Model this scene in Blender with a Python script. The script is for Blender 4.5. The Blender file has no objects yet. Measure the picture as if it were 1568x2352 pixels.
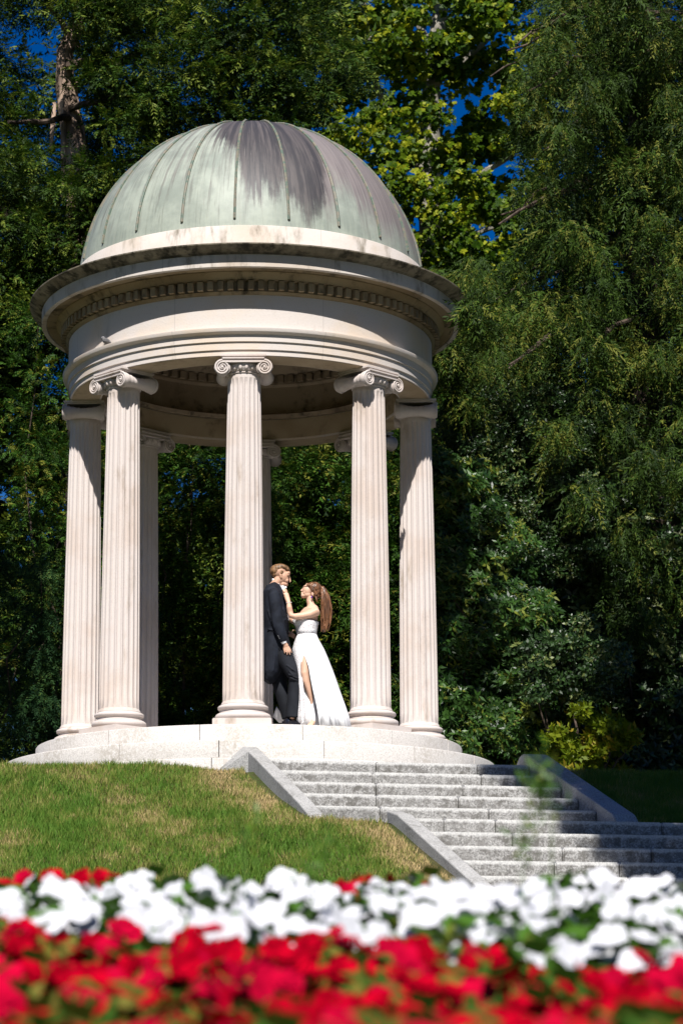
import bpy, bmesh, math, random
import numpy as np
from mathutils import Vector, Matrix, Quaternion
R = math.radians; PI = math.pi
rng = np.random.default_rng(7); random.seed(7)
sc = bpy.context.scene; col = sc.collection

# ------------------------------------------------------------------ camera
HC = 3.2785; DC = 28.0                       # camera: below the temple floor, in front of its axis
PITCH, YAW, ROLL = 0.21486, 0.03851, -0.0055
cam_d = bpy.data.cameras.new('camera'); cam = bpy.data.objects.new('camera', cam_d); col.objects.link(cam)
cam.matrix_world = Matrix.Translation((0, -DC, -HC)) @ Matrix.Rotation(-YAW, 4, 'Z') @ Matrix.Rotation(PI/2+PITCH, 4, 'X') @ Matrix.Rotation(ROLL, 4, 'Z')
cam_d.sensor_fit = 'VERTICAL'; cam_d.sensor_height = 36; cam_d.sensor_width = 24; cam_d.lens = 85
cam_d.clip_start = .1; cam_d.clip_end = 3000
cam_d.dof.use_dof = True; cam_d.dof.focus_distance = 26.6; cam_d.dof.aperture_fstop = 3.6
sc.camera = cam
# ------------------------------------------------------------------ sky, sun, exposure
SUN_EL, SUN_AZ = R(50), R(-4)
w = bpy.data.worlds.new('World'); sc.world = w; w.use_nodes = True
nt = w.node_tree; bg = nt.nodes['Background']; sky = nt.nodes.new('ShaderNodeTexSky')
sky.sky_type = 'NISHITA'; sky.sun_disc = False; sky.sun_elevation = SUN_EL; sky.sun_rotation = PI - SUN_AZ
sky.air_density = 1.0; sky.dust_density = .3; sky.ozone_density = 3.0
hs = nt.nodes.new('ShaderNodeHueSaturation'); hs.inputs['Saturation'].default_value = 1.55; hs.inputs['Hue'].default_value = .52; nt.links.new(sky.outputs[0], hs.inputs['Color']); nt.links.new(hs.outputs[0], bg.inputs[0]); bg.inputs[1].default_value = .05
sl = bpy.data.lights.new('sun', 'SUN'); sl.energy = 5.0; sl.angle = R(.5); sl.color = (1, .965, .91)
so = bpy.data.objects.new('sun', sl); col.objects.link(so)
SD = Vector((math.sin(SUN_AZ)*math.cos(SUN_EL), -math.cos(SUN_AZ)*math.cos(SUN_EL), math.sin(SUN_EL)))
so.rotation_euler = SD.to_track_quat('Z', 'Y').to_euler(); so.location = SD*60
vs = sc.view_settings; vs.view_transform = 'Standard'; vs.look = 'None'; vs.gamma = 1; vs.exposure = 0.55
sc.render.engine = 'CYCLES'
cy = sc.cycles; cy.max_bounces = 6; cy.diffuse_bounces = 2; cy.glossy_bounces = 2; cy.transmission_bounces = 4
cy.transparent_max_bounces = 4; cy.use_denoising = True; cy.sample_clamp_indirect = 6
try: cy.denoiser = 'OPENIMAGEDENOISE'
except Exception: pass

# ------------------------------------------------------------------ helpers
FD = 85/24*1568
def at(xD, yD, wy):
    """point of the vertical plane y = wy met by the ray of a pixel (photo scaled to 1568 wide)"""
    X, Y = xD-784, yD-1176
    c, s = math.cos(-ROLL), math.sin(-ROLL); X, Y = X*c-Y*s, X*s+Y*c
    v = [X/FD, 1, -Y/FD]; c, s = math.cos(PITCH), math.sin(PITCH)
    v = [v[0], v[1]*c-v[2]*s, v[1]*s+v[2]*c]; c, s = math.cos(YAW), math.sin(YAW)
    v = [v[0]*c+v[1]*s, -v[0]*s+v[1]*c, v[2]]; k = (wy+DC)/v[1]
    return np.array([v[0]*k, wy, -HC+v[2]*k])
def tag(o, label=None, cat=None, group=None, kind=None):
    if label: o['label'] = label
    if cat: o['category'] = cat
    if group: o['group'] = group
    if kind: o['kind'] = kind
    return o
def empty(name, loc=(0, 0, 0), parent=None):
    o = bpy.data.objects.new(name, None); o.location = loc; o.empty_display_size = .2; col.objects.link(o)
    if parent: o.parent = parent
    return o
def link(name, me, m=None, parent=None):
    o = bpy.data.objects.new(name, me); col.objects.link(o)
    if m: me.materials.append(m)
    if parent: o.parent = parent
    return o
class MB:
    def __init__(s): s.v = []; s.f = []; s.n = 0
    def add(s, V, F):
        s.v.extend([tuple(map(float, p)) for p in V]); s.f.extend([tuple(i+s.n for i in f) for f in F]); s.n = len(s.v)
    def box(s, c, d, M=None, bev=0):
        x, y, z = [k/2 for k in d]
        V = [Vector((a*x, b*y, e*z)) for a in (-1, 1) for b in (-1, 1) for e in (-1, 1)]
        c = Vector(c); V = [(M @ p if M else p)+c for p in V]
        s.add(V, [(0, 1, 3, 2), (4, 6, 7, 5), (0, 4, 5, 1), (2, 3, 7, 6), (0, 2, 6, 4), (1, 5, 7, 3)])
    def lathe(s, prof, n=192, M=None, a0=0, a1=2*PI, closed=False):
        full = abs(a1-a0-2*PI) < 1e-6; m = n if full else n+1
        V = []
        for r, z in prof:
            for k in range(m):
                a = a0+(a1-a0)*k/n; p = Vector((r*math.sin(a), -r*math.cos(a), z)); V.append(M @ p if M else p)
        F = []; q = len(prof)
        for i in range(q if closed else q-1):
            j = (i+1) % q
            for k in range(n):
                l = (k+1) % m; F.append((i*m+k, i*m+l, j*m+l, j*m+k))
        s.add(V, F)
    def tube(s, P, rad, n=8, cap=True, axis=None):
        """P points, rad list of r or (a,b): a across in the plane, b along `axis` (default y)"""
        P = [Vector(p) for p in P]; V = []; q = len(P)
        for i, p in enumerate(P):
            t = (P[min(i+1, q-1)]-P[max(i-1, 0)]).normalized()
            Y = Vector(axis) if axis is not None else Vector((0, 1, 0))
            if abs(t.dot(Y)) > .93: Y = Vector((1, 0, .2))
            B = (Y-t*t.dot(Y)).normalized(); A = B.cross(t)
            a, b = rad[i] if isinstance(rad[i], (tuple, list)) else (rad[i], rad[i])
            for k in range(n):
                an = 2*PI*k/n; V.append(p+A*a*math.cos(an)+B*b*math.sin(an))
        F = [(i*n+k, i*n+(k+1) % n, (i+1)*n+(k+1) % n, (i+1)*n+k) for i in range(q-1) for k in range(n)]
        if cap: F += [tuple(range(n-1, -1, -1)), tuple((q-1)*n+k for k in range(n))]
        s.add(V, F)
    def ball(s, c, r, M=None, n=14, m=9):
        c = Vector(c); r = Vector(r) if not isinstance(r, (int, float)) else Vector((r, r, r))
        V = []; F = []
        for i in range(m+1):
            th = PI*i/m
            for k in range(n):
                a = 2*PI*k/n; p = Vector((r.x*math.sin(th)*math.cos(a), r.y*math.sin(th)*math.sin(a), r.z*math.cos(th)))
                V.append(c+(M @ p if M else p))
        F = [(i*n+k, (i+1)*n+k, (i+1)*n+(k+1) % n, i*n+(k+1) % n) for i in range(m) for k in range(n)]
        s.add(V, F)
    def mesh(s, name, smooth=True, ang=35):
        me = bpy.data.meshes.new(name); me.from_pydata(s.v, [], s.f)
        bm = bmesh.new(); bm.from_mesh(me); bmesh.ops.remove_doubles(bm, verts=bm.verts, dist=1e-5)
        bmesh.ops.recalc_face_normals(bm, faces=bm.faces); bm.to_mesh(me); bm.free()
        if smooth:
            me.shade_smooth()
            if ang: me.set_sharp_from_angle(angle=R(ang))
        return me
    def build(s, name, m, parent=None, smooth=True, ang=35, bevel=0, remesh=0, smo=0):
        o = link(name, s.mesh(name, smooth, None if remesh else ang), m, parent)
        if bevel:
            b = o.modifiers.new('bevel', 'BEVEL'); b.width = bevel; b.segments = 2; b.limit_method = 'ANGLE'
        if remesh:
            b = o.modifiers.new('remesh', 'REMESH'); b.mode = 'VOXEL'; b.voxel_size = remesh; b.use_smooth_shade = True
            if smo:
                b = o.modifiers.new('smooth', 'SMOOTH'); b.factor = .5; b.iterations = smo
        return o

# ------------------------------------------------------------------ materials
class NT:
    def __init__(s, name, rough=.8, spec=.3):
        s.m = bpy.data.materials.new(name); s.m.use_nodes = True; s.t = s.m.node_tree; s.N = s.t.nodes; s.L = s.t.links
        s.b = s.N['Principled BSDF']; s.b.inputs['Roughness'].default_value = rough; s.b.inputs['Specular IOR Level'].default_value = spec
        s.tc = s.N.new('ShaderNodeTexCoord')
    def put(s, inp, v):
        if isinstance(v, (int, float)): inp.default_value = v
        elif isinstance(v, tuple): inp.default_value = (*v, 1) if len(v) == 3 and inp.type == 'RGBA' else v
        else: s.L.new(v, inp)
    def vec(s, scale=(1, 1, 1), src=None):
        n = s.N.new('ShaderNodeMapping'); s.L.new(src if src is not None else s.tc.outputs['Object'], n.inputs[0]); n.inputs['Scale'].default_value = scale
        return n.outputs[0]
    def noise(s, scale, detail=4, v=None, rough=.55, color=False):
        n = s.N.new('ShaderNodeTexNoise'); n.inputs['Scale'].default_value = scale; n.inputs['Detail'].default_value = detail; n.inputs['Roughness'].default_value = rough
        s.L.new(v if v is not None else s.tc.outputs['Object'], n.inputs['Vector']); return n.outputs['Color' if color else 'Fac']
    def voro(s, scale, v=None, out='Distance'):
        n = s.N.new('ShaderNodeTexVoronoi'); n.inputs['Scale'].default_value = scale
        s.L.new(v if v is not None else s.tc.outputs['Object'], n.inputs['Vector']); return n.outputs[out]
    def math(s, op, a, b=0., c=None, clamp=False):
        n = s.N.new('ShaderNodeMath'); n.operation = op; n.use_clamp = clamp; s.put(n.inputs[0], a); s.put(n.inputs[1], b)
        if c is not None: s.put(n.inputs[2], c)
        return n.outputs[0]
    def step(s, x, lo, hi, to0=0., to1=1.):
        n = s.N.new('ShaderNodeMapRange'); n.interpolation_type = 'SMOOTHSTEP'; s.put(n.inputs[0], x); s.put(n.inputs[1], lo); s.put(n.inputs[2], hi)
        n.inputs[3].default_value = to0; n.inputs[4].default_value = to1; return n.outputs[0]
    def ramp(s, x, pts):
        n = s.N.new('ShaderNodeValToRGB'); e = n.color_ramp.elements
        for i, (p, c) in enumerate(pts):
            el = e[i] if i < 2 else e.new(p)
            el.position = p; el.color = (*c, 1) if isinstance(c, tuple) else (c, c, c, 1)
        s.put(n.inputs[0], x); return n.outputs[0]
    def mix(s, f, a, b):
        n = s.N.new('ShaderNodeMix'); n.data_type = 'RGBA'; s.put(n.inputs[0], f); s.put(n.inputs[6], a); s.put(n.inputs[7], b); return n.outputs[2]
    def sep(s, v=None):
        n = s.N.new('ShaderNodeSeparateXYZ'); s.L.new(v if v is not None else s.tc.outputs['Object'], n.inputs[0]); return n.outputs
    def comb(s, x, y, z):
        n = s.N.new('ShaderNodeCombineXYZ'); s.put(n.inputs[0], x); s.put(n.inputs[1], y); s.put(n.inputs[2], z); return n.outputs[0]
    def attr(s, name):
        n = s.N.new('ShaderNodeAttribute'); n.attribute_name = name; return n.outputs['Fac']
    def color(s, c): s.put(s.b.inputs['Base Color'], c); return s
    def bump(s, h, strength=.3, dist=.01):
        n = s.N.new('ShaderNodeBump'); n.inputs['Strength'].default_value = strength; n.inputs['Distance'].default_value = dist
        s.L.new(h, n.inputs['Height']); s.L.new(n.outputs[0], s.b.inputs['Normal']); return s
def stone(name, base, warm, grime, amount, joints=0, gscale=2.2, streak=True):
    t = NT(name, .85, .25)
    oi = t.N.new('ShaderNodeObjectInfo'); off_ = t.comb(t.math('MULTIPLY', oi.outputs['Random'], 37.), t.math('MULTIPLY', oi.outputs['Random'], 19.), t.math('MULTIPLY', oi.outputs['Random'], 53.))
    va = t.N.new('ShaderNodeVectorMath'); t.L.new(t.tc.outputs['Object'], va.inputs[0]); t.L.new(off_, va.inputs[1]); pos = va.outputs[0]
    n1 = t.noise(1.6, 5, pos); c = t.mix(t.step(n1, .42, .68), base, warm)
    g = t.noise(gscale, 6, t.vec((1, 1, .3 if streak else 1), pos), .65)
    g2 = t.noise(9, 5, t.vec((1, 1, .35 if streak else 1), pos), .6)
    gm = t.math('MULTIPLY', t.step(g, .62-amount*.3, .80-amount*.3), t.step(g2, .35, .6))
    c = t.mix(gm, c, grime)
    f = t.noise(45, 3); c = t.mix(t.step(f, .55, .75, 0, .22), c, tuple(k*.6 for k in base))
    if joints:
        s_ = t.sep(); a = t.math('ARCTAN2', s_[0], t.math('MULTIPLY', s_[1], -1.))
        u = t.math('FRACT', t.math('MULTIPLY_ADD', a, joints/(2*PI), .013))
        c = t.mix(t.math('MULTIPLY', t.step(t.math('ABSOLUTE', t.math('SUBTRACT', u, .5)), .0035, .001), .35), c, tuple(k*.35 for k in base))
    t.color(c); t.bump(t.math('ADD', f, t.math('MULTIPLY', n1, .5)), .25, .008); return t.m
STONE = (.60, .545, .51)
M = {}
M['stone'] = stone('pale_limestone', STONE, (.60, .50, .42), (.30, .24, .18), .12)
M['column'] = stone('column_limestone', (.60, .535, .505), (.55, .465, .415), (.36, .29, .23), .26, gscale=3)
M['frieze'] = stone('frieze_limestone', STONE, (.62, .52, .43), (.33, .29, .24), .10, joints=8)
M['cornice'] = stone('weathered_shade_dark_cornice_stone', (.27, .235, .18), (.17, .14, .10), (.045, .040, .03), .8, joints=8, gscale=3)  # water stains, plus the shade of the undercut put into the colour
M['bed'] = stone('brown_stained_shade_dark_stone', (.32, .25, .16), (.23, .17, .10), (.07, .055, .035), .42, joints=8, gscale=3)  # brown stain, darkened further to carry the shade under the cornice
M['inner_pale'] = stone('tan_mottled_stone', (.45, .36, .25), (.38, .29, .19), (.17, .13, .09), .3, gscale=2.5, streak=False)  # mottled tan, darker than the outer stone
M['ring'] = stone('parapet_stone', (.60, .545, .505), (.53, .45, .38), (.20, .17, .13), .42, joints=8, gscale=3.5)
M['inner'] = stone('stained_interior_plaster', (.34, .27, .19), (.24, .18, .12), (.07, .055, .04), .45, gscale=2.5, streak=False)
def granite(name, a, b, dark, amount, pit=.3):
    t = NT(name, .8, .3)
    sp = t.noise(75, 3, rough=.75); big = t.noise(2.5, 5)
    sp2 = t.noise(26, 3, rough=.7)
    c = t.ramp(sp, [(.33, tuple(k*pit for k in a)), (.47, a), (.60, b)])
    c = t.mix(t.math('MULTIPLY', t.step(big, .40, .70), t.math('MULTIPLY', t.step(sp2, .40, .58), amount)), c, dark)
    t.color(c); t.bump(sp, .35, .006); return t.m
M['granite'] = granite('grey_granite', (.31, .31, .315), (.50, .495, .48), (.075, .073, .07), 1.0)
M['pgranite'] = granite('pale_platform_granite', (.56, .525, .495), (.65, .62, .59), (.33, .29, .24), .6, .72)
M['cheek'] = granite('cheek_granite', (.34, .335, .33), (.46, .452, .44), (.17, .165, .155), .8, .5)
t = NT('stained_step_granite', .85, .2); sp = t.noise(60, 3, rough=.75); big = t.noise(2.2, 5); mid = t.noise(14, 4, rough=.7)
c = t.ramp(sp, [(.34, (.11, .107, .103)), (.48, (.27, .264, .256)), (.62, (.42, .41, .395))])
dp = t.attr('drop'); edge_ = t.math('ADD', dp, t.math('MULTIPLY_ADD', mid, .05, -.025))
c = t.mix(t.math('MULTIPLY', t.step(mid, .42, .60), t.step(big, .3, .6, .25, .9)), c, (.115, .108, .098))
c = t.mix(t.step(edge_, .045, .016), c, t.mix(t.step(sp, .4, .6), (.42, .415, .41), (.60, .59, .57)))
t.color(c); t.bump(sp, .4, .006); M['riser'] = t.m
# copper dome: pale verdigris, a dark brown bare patch in front, mauve to the right
t = NT('weathered_copper', .55, .4)
s_ = t.sep(); ang = t.math('ARCTAN2', s_[0], t.math('MULTIPLY', s_[1], -1.)); u = t.math('MULTIPLY_ADD', ang, 1/(2*PI), .5)
zz = t.math('MULTIPLY', s_[2], 1/2.07)
st = t.noise(1, 4, t.comb(t.math('MULTIPLY', ang, 26.), t.math('MULTIPLY', s_[2], .9), 0.), .7)
st2 = t.noise(1, 5, t.comb(t.math('MULTIPLY', ang, 60.), t.math('MULTIPLY', s_[2], 1.4), 3.), .65)
pn = t.math('FLOOR', t.math('MULTIPLY_ADD', ang, 21/(2*PI), .3)); pr = t.N.new('ShaderNodeTexWhiteNoise'); pr.noise_dimensions = '1D'; t.L.new(pn, pr.inputs['W'])
green = t.mix(t.step(t.noise(2.2, 5, rough=.65), .35, .65), (.235, .265, .23), (.345, .38, .325))
green = t.mix(t.step(t.math('ADD', st, t.math('MULTIPLY', zz, .18)), .54, .78, 0, .85), green, (.13, .13, .115))
green = t.mix(t.step(t.math('ADD', st2, t.math('MULTIPLY', zz, .22)), .60, .82, 0, .65), green, (.185, .17, .16))
edge = t.ramp(u, [(.0, 1.0), (.40, 1.0), (.435, .86), (.455, .60), (.475, .52), (.488, .50), (.497, .26), (.52, .20), (.535, .30), (.55, .16), (.565, .22), (.585, .72), (.63, 1.)])
blot = t.noise(1, 5, t.comb(t.math('MULTIPLY', ang, 9.), t.math('MULTIPLY', s_[2], 2.6), 7.), .7)
sv = t.math('MULTIPLY_ADD', t.math('SUBTRACT', st2, .5), .42, zz)
sv = t.math('ADD', sv, t.math('MULTIPLY', t.math('SUBTRACT', st, .5), .18)); sv = t.math('ADD', sv, t.math('MULTIPLY', t.math('SUBTRACT', blot, .5), .30))
hp = t.math('FLOOR', t.math('MULTIPLY_ADD', ang, 42/(2*PI), 42*5.2/360)); pr2 = t.N.new('ShaderNodeTexWhiteNoise'); pr2.noise_dimensions = '1D'; t.L.new(hp, pr2.inputs['W'])
sv = t.math('ADD', sv, t.math('MULTIPLY', t.math('SUBTRACT', pr2.outputs['Value'], .5), .20))
dark = t.step(t.math('SUBTRACT', sv, edge), -.06, .10)
mauve = t.mix(t.step(st2, .4, .65), (.225, .195, .19), (.155, .135, .135))
edge2 = t.ramp(u, [(.0, .82), (.36, .88), (.44, .74), (.50, .5), (.57, .22), (.60, .20), (.68, .10), (.73, .05), (.8, .5), (1., .82)])
mv = t.step(t.math('SUBTRACT', sv, edge2), -.10, .22)
c = t.mix(mv, green, mauve)
c = t.mix(dark, c, t.mix(t.step(st, .42, .62), (.040, .037, .041), (.092, .080, .079)))
c = t.mix(t.math('MULTIPLY', t.step(st2, .62, .70), .4), c, (.27, .245, .225))
c = t.mix(t.math('MULTIPLY', t.step(zz, .3, .08), t.step(st2, .42, .6, 0, .4)), c, (.36, .40, .33))
t.color(c); t.bump(t.noise(7, 3), .12, .02); M['copper'] = t.m
t = NT('seam_copper', .6, .4); t.color(t.mix(t.step(t.noise(14, 3), .4, .6), (.10, .14, .11), (.19, .17, .13))); M['seam'] = t.m

def foliage(name, a, b, tip, rough=.55, spec=.35, trans=.25, tipamt=.25):
    t = NT(name, rough, spec); k = t.attr('tone')
    c = t.mix(k, a, b); c = t.mix(t.step(k, 1-tipamt, 1-tipamt+.02), c, tip); t.color(c)
    tr = t.N.new('ShaderNodeBsdfTranslucent'); mx = t.N.new('ShaderNodeMixShader'); mx.inputs[0].default_value = trans
    t.L.new(c, tr.inputs[0]); t.L.new(t.b.outputs[0], mx.inputs[1]); t.L.new(tr.outputs[0], mx.inputs[2])
    t.L.new(mx.outputs[0], t.N['Material Output'].inputs[0]); return t.m
M['yew'] = foliage('yew_needles', (.008, .022, .002), (.066, .135, .012), (.15, .195, .022), .6, .2, tipamt=.22)
M['weep'] = foliage('weeping_needles', (.012, .028, .004), (.066, .122, .014), (.15, .165, .025), .6, .15, tipamt=.12)
M['spruce'] = foliage('spruce_needles', (.008, .028, .010), (.044, .105, .030), (.08, .13, .03), .7, .12, tipamt=.1)
M['cedar'] = foliage('cedar_sprays', (.008, .026, .003), (.058, .142, .012), (.16, .17, .02), .6, .2, tipamt=.1)
M['maple'] = foliage('maple_leaves', (.030, .075, .002), (.16, .24, .005), (.32, .35, .015), .5, .2, trans=.4, tipamt=.22)
M['laurel'] = foliage('laurel_leaves', (.010, .034, .006), (.056, .130, .02), (.15, .18, .025), .4, .4, .2, tipamt=.06)
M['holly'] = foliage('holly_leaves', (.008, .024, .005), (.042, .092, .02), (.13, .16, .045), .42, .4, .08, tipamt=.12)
M['lime'] = foliage('yellow_green_leaves', (.09, .14, .006), (.21, .24, .010), (.28, .22, .02), .5, .2, trans=.35, tipamt=.12)
M['wood_leaf'] = foliage('woodland_leaves', (.006, .016, .002), (.030, .058, .006), (.06, .09, .01), .7, .1, tipamt=.1)
M['bedleaf'] = foliage('bedding_leaves', (.045, .12, .012), (.09, .19, .02), (.14, .17, .02), .45, .3, .3, tipamt=.12)
M['red_leaf'] = foliage('reddish_bedding_leaves', (.035, .09, .010), (.07, .16, .016), (.16, .14, .02), .45, .3, .3, tipamt=.3)
def simple(name, c, rough=.6, spec=.3, nscale=0, var=.15, bump=0, stretch=(1, 1, 1)):
    t = NT(name, rough, spec)
    if nscale:
        n = t.noise(nscale, 4, t.vec(stretch)); t.color(t.mix(t.step(n, .35, .65), tuple(k*(1-var) for k in c), tuple(min(1, k*(1+var)) for k in c)))
        if bump: t.bump(n, bump, .01)
    else: t.color(c)
    return t.m
M['white_petal'] = simple('white_petal', (.56, .56, .59), .6, .2, 20, .03)
M['red_petal'] = simple('red_petal', (.31, .001, .010), .9, .0, 14, .4)
M['pink_petal'] = simple('rose_petal', (.36, .002, .022), .9, .0, 14, .25)
M['yellow'] = simple('flower_eye', (.75, .6, .08))
M['bark'] = simple('peeling_bark', (.36, .26, .20), .9, .2, 7, .55, .9, (1, 1, .18))
M['darkbark'] = simple('dark_bark', (.085, .062, .048), .9, .2, 9, .5, .8, (1, 1, .25))
M['palebark'] = simple('pale_bark', (.27, .25, .21), .9, .2, 6, .35, .4)
M['twig'] = simple('dead_twig', (.34, .29, .24), .9, .2, 12, .3)
M['stem'] = simple('green_stem', (.08, .14, .03), .7)
M['skin_f'] = simple('fair_skin', (.66, .41, .29), .5, .35, 5, .05)
M['skin_m'] = simple('light_skin', (.60, .35, .24), .5, .35, 5, .06)
M['lip'] = simple('lips', (.46, .19, .15), .5)
M['eye'] = simple('dark_eye', (.03, .022, .018), .3, .5)
M['suit'] = simple('black_wool', (.013, .0155, .023), .8, .15, 9, .3, .5)
M['trouser'] = simple('charcoal_trouser_wool', (.013, .0145, .019), .8, .15, 7, .3, .6, (1, 1, .5))
M['shirt'] = simple('white_shirt_cotton', (.80, .80, .82), .7)
M['shoe'] = simple('black_patent_leather', (.010, .010, .013), .12, .6)
M['hair_m'] = simple('light_brown_hair', (.19, .105, .05), .5, .4, 40, .45, .8, (1, 1, .35))
M['hair_f'] = simple('brown_hair', (.15, .066, .030), .38, .5, 32, .55, .9, (1, 1, .12))
M['button'] = simple('coat_button', (.05, .05, .055), .3, .5)
M['purple'] = simple('purple_jewel', (.16, .02, .34), .15, .6)
M['silver'] = simple('silver_bracelet', (.70, .70, .72), .25, .6)
t = NT('white_tulle', .75, .2); t.color(t.mix(t.step(t.noise(5, 5, t.vec((1, 1, .3))), .35, .7), (.86, .86, .87), (.76, .76, .79))); t.bump(t.noise(11, 4, t.vec((1, 1, .14))), .5, .015); M['tulle'] = t.m
t = NT('lace', .7, .25); v = t.voro(85); v2 = t.noise(38, 3)
t.color(t.mix(t.math('MULTIPLY', t.step(v, .36, .56), t.step(v2, .42, .56)), (.88, .88, .89), (.64, .58, .59))); t.bump(v, .5, .006); M['lace'] = t.m
M['bird'] = simple('grey_feathers', (.17, .165, .17), .8, .2, 20, .3)
M['soil'] = simple('dark_soil', (.05, .035, .024), .95, .1, 8, .4, .5)
# ------------------------------------------------------------------ ground
TH = 0.217; UX, UY = math.sin(TH), -math.cos(TH)          # direction in which the stairs come down
EX, EY = math.cos(TH), math.sin(TH)                        # along the treads
V1, Z1, TR, RI, LAND = 3.25, -.47, .487, .1631, .167
NST = 16
def nose_v(k): return V1+k*TR+(LAND if k >= 5 else 0)
def nose_z(k): return Z1-k*RI
def we(e, v, z=0.): return Vector((EX*e+UX*v, EY*e+UY*v, z))
NV = np.array([-400, V1]+[nose_v(k) for k in range(1, NST)]+[11.8, 14, 18, 22, 400]); NZ = np.array([Z1, Z1]+[nose_z(k) for k in range(1, NST)]+[-2.98, -3.12, -3.4, -3.62, -3.9])
def lawn_z(e, v):
    v = v-np.minimum(0, e+.7)*math.tan(TH)*1.05
    z = np.interp(v, NV, NZ)-.075
    z = z+.03*np.sin(1.7*e+.6*v)*np.cos(1.1*v-.4*e)*np.clip((v-3)/2, 0, 1)
    z = z-.06*np.clip((v-2.2)/.5, 0, 1)*np.clip((5.4-v)/1., 0, 1)*np.exp(-((e+.8)/.55)**2)
    return z
def carve(e, v):
    a = (e > -.64) & (e < 2.46) & (v > 2.95) & (v < 5.62)
    b = (e > .12) & (e < 6.1) & (v > 5.6) & (v < 11.4)
    return (a | b)
eg = np.unique(np.round(np.concatenate([[-400, -120, -50, -25], np.arange(-14, 14, .25), [-.645, -.635, 2.455, 2.465, .115, .125, 6.095, 6.105], [25, 50, 120, 400]]), 4))
vg = np.unique(np.round(np.concatenate([[-400, -150, -70, -40, -25, -15, -9, -6], np.arange(-3, 13, .25), [2.945, 2.955, 5.595, 5.605, 5.615, 5.625, 11.395, 11.405], np.arange(13, 34, 1.), [60, 150, 400]]), 4))
EE, VV = np.meshgrid(eg, vg)
ZZ = lawn_z(EE, VV)-np.where(carve(EE, VV), .45, 0)
XX, YY = EX*EE+UX*VV, EY*EE+UY*VV
rr = np.hypot(XX, YY); ZZ = np.where(rr < 2.7, np.minimum(ZZ, -.62), ZZ)
ne = len(eg); nv = len(vg)
me = bpy.data.meshes.new('lawn_ground'); ii = np.arange(ne*nv).reshape(nv, ne)
F = np.stack([ii[:-1, :-1], ii[1:, :-1], ii[1:, 1:], ii[:-1, 1:]], -1).reshape(-1, 4)
me.from_pydata(np.stack([XX, YY, ZZ], -1).reshape(-1, 3).tolist(), [], F.tolist()); me.shade_smooth()
t = NT('lawn_soil_and_turf', .95, .1)
gz = t.noise(.9, 5); fine = t.noise(30, 3)
c = t.mix(t.step(gz, .38, .62), (.050, .072, .018), (.12, .10, .045)); c = t.mix(t.step(fine, .4, .65), c, (.05, .05, .02)); t.color(c); t.bump(fine, .6, .02)
tag(link('ground', me, t.m), kind='structure')
if me.polygons[0].normal.z < 0: me.flip_normals()
# blades of grass on the slope in front of the temple
def vnoise(x, y, s, seed):
    g = np.random.default_rng(seed).random((64, 64)); x = x*s+100; y = y*s+100
    xi, yi = np.floor(x).astype(int), np.floor(y).astype(int); fx, fy = x-xi, y-yi; fx = fx*fx*(3-2*fx); fy = fy*fy*(3-2*fy)
    g_ = lambda a, b: g[a % 64, b % 64]
    return (g_(xi, yi)*(1-fx)+g_(xi+1, yi)*fx)*(1-fy)+(g_(xi, yi+1)*(1-fx)+g_(xi+1, yi+1)*fx)*fy
def quads(name, Vq, m, tone, parent=None):
    n, k = Vq.shape[:2]; me = bpy.data.meshes.new(name)
    me.vertices.add(n*k); me.vertices.foreach_set('co', np.ascontiguousarray(Vq, dtype=np.float32).ravel())
    me.loops.add(n*k); me.loops.foreach_set('vertex_index', np.arange(n*k, dtype=np.int32))
    me.polygons.add(n); me.polygons.foreach_set('loop_start', np.arange(0, n*k, k, dtype=np.int32)); me.polygons.foreach_set('loop_total', np.full(n, k, dtype=np.int32))
    a = me.attributes.new('tone', 'FLOAT', 'FACE'); a.data.foreach_set('value', np.asarray(tone, dtype=np.float32))
    me.update(calc_edges=True); return link(name, me, m, parent)
def grass(name, e0, e1, v0, v1, n, hmin, hmax, seed, dryk=1.):
    g = np.random.default_rng(seed); e = g.uniform(e0, e1, n); v = g.uniform(v0, v1, n)
    x, y = EX*e+UX*v, EY*e+UY*v
    keep = ~((e > -.76) & (e < 2.6) & (v > 2.6) & (v < 5.66)) & ~((e > .02) & (e < 6.2) & (v > 5.45) & (v < 11.4)) & (np.hypot(x, y) > 2.86)
    e, v, x, y = e[keep], v[keep], x[keep], y[keep]; n = len(e)
    z = lawn_z(e, v)-.01
    dry = .30*vnoise(x*1.3, y*.75, 1.0, 3)+.38*vnoise(x*1.5, y*.8, 2.1, 5)+.32*vnoise(x*1.4, y, 5., 15)
    dl = np.minimum(np.abs(e+.9)+np.clip(v-5.9, 0, 9)*1.5+np.clip(3.0-v, 0, 9), np.abs(e+.25)+np.abs(v-5.9)*.9)
    dl = np.minimum(dl, np.abs(e-.0)*.9+np.clip(6.-v, 0, 9)+np.clip(v-8.2, 0, 9))
    dry = dry+.42*np.exp(-(dl/.42)**2)*dryk
    h = g.uniform(hmin, hmax, n)*(1.15-.5*np.clip((dry-.5)*2, 0, 1))*(.7+.6*vnoise(x, y, 4., 9))
    a = g.uniform(0, 2*PI, n); lean = g.uniform(.1, .8, n); b = g.uniform(0, 2*PI, n); wd = g.uniform(.003, .007, n)
    P = np.stack([x, y, z], -1); W = np.stack([np.cos(a)*wd, np.sin(a)*wd, 0*a], -1); T = np.stack([np.cos(b)*lean*h, np.sin(b)*lean*h, h], -1)
    Vq = np.stack([P-W, P+W, P+T], 1)
    tone = np.clip((dry-.47)*2.0+g.normal(0, .27, n)+.08, 0, 1)
    return quads(name, Vq, M['grass'], tone)
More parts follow.
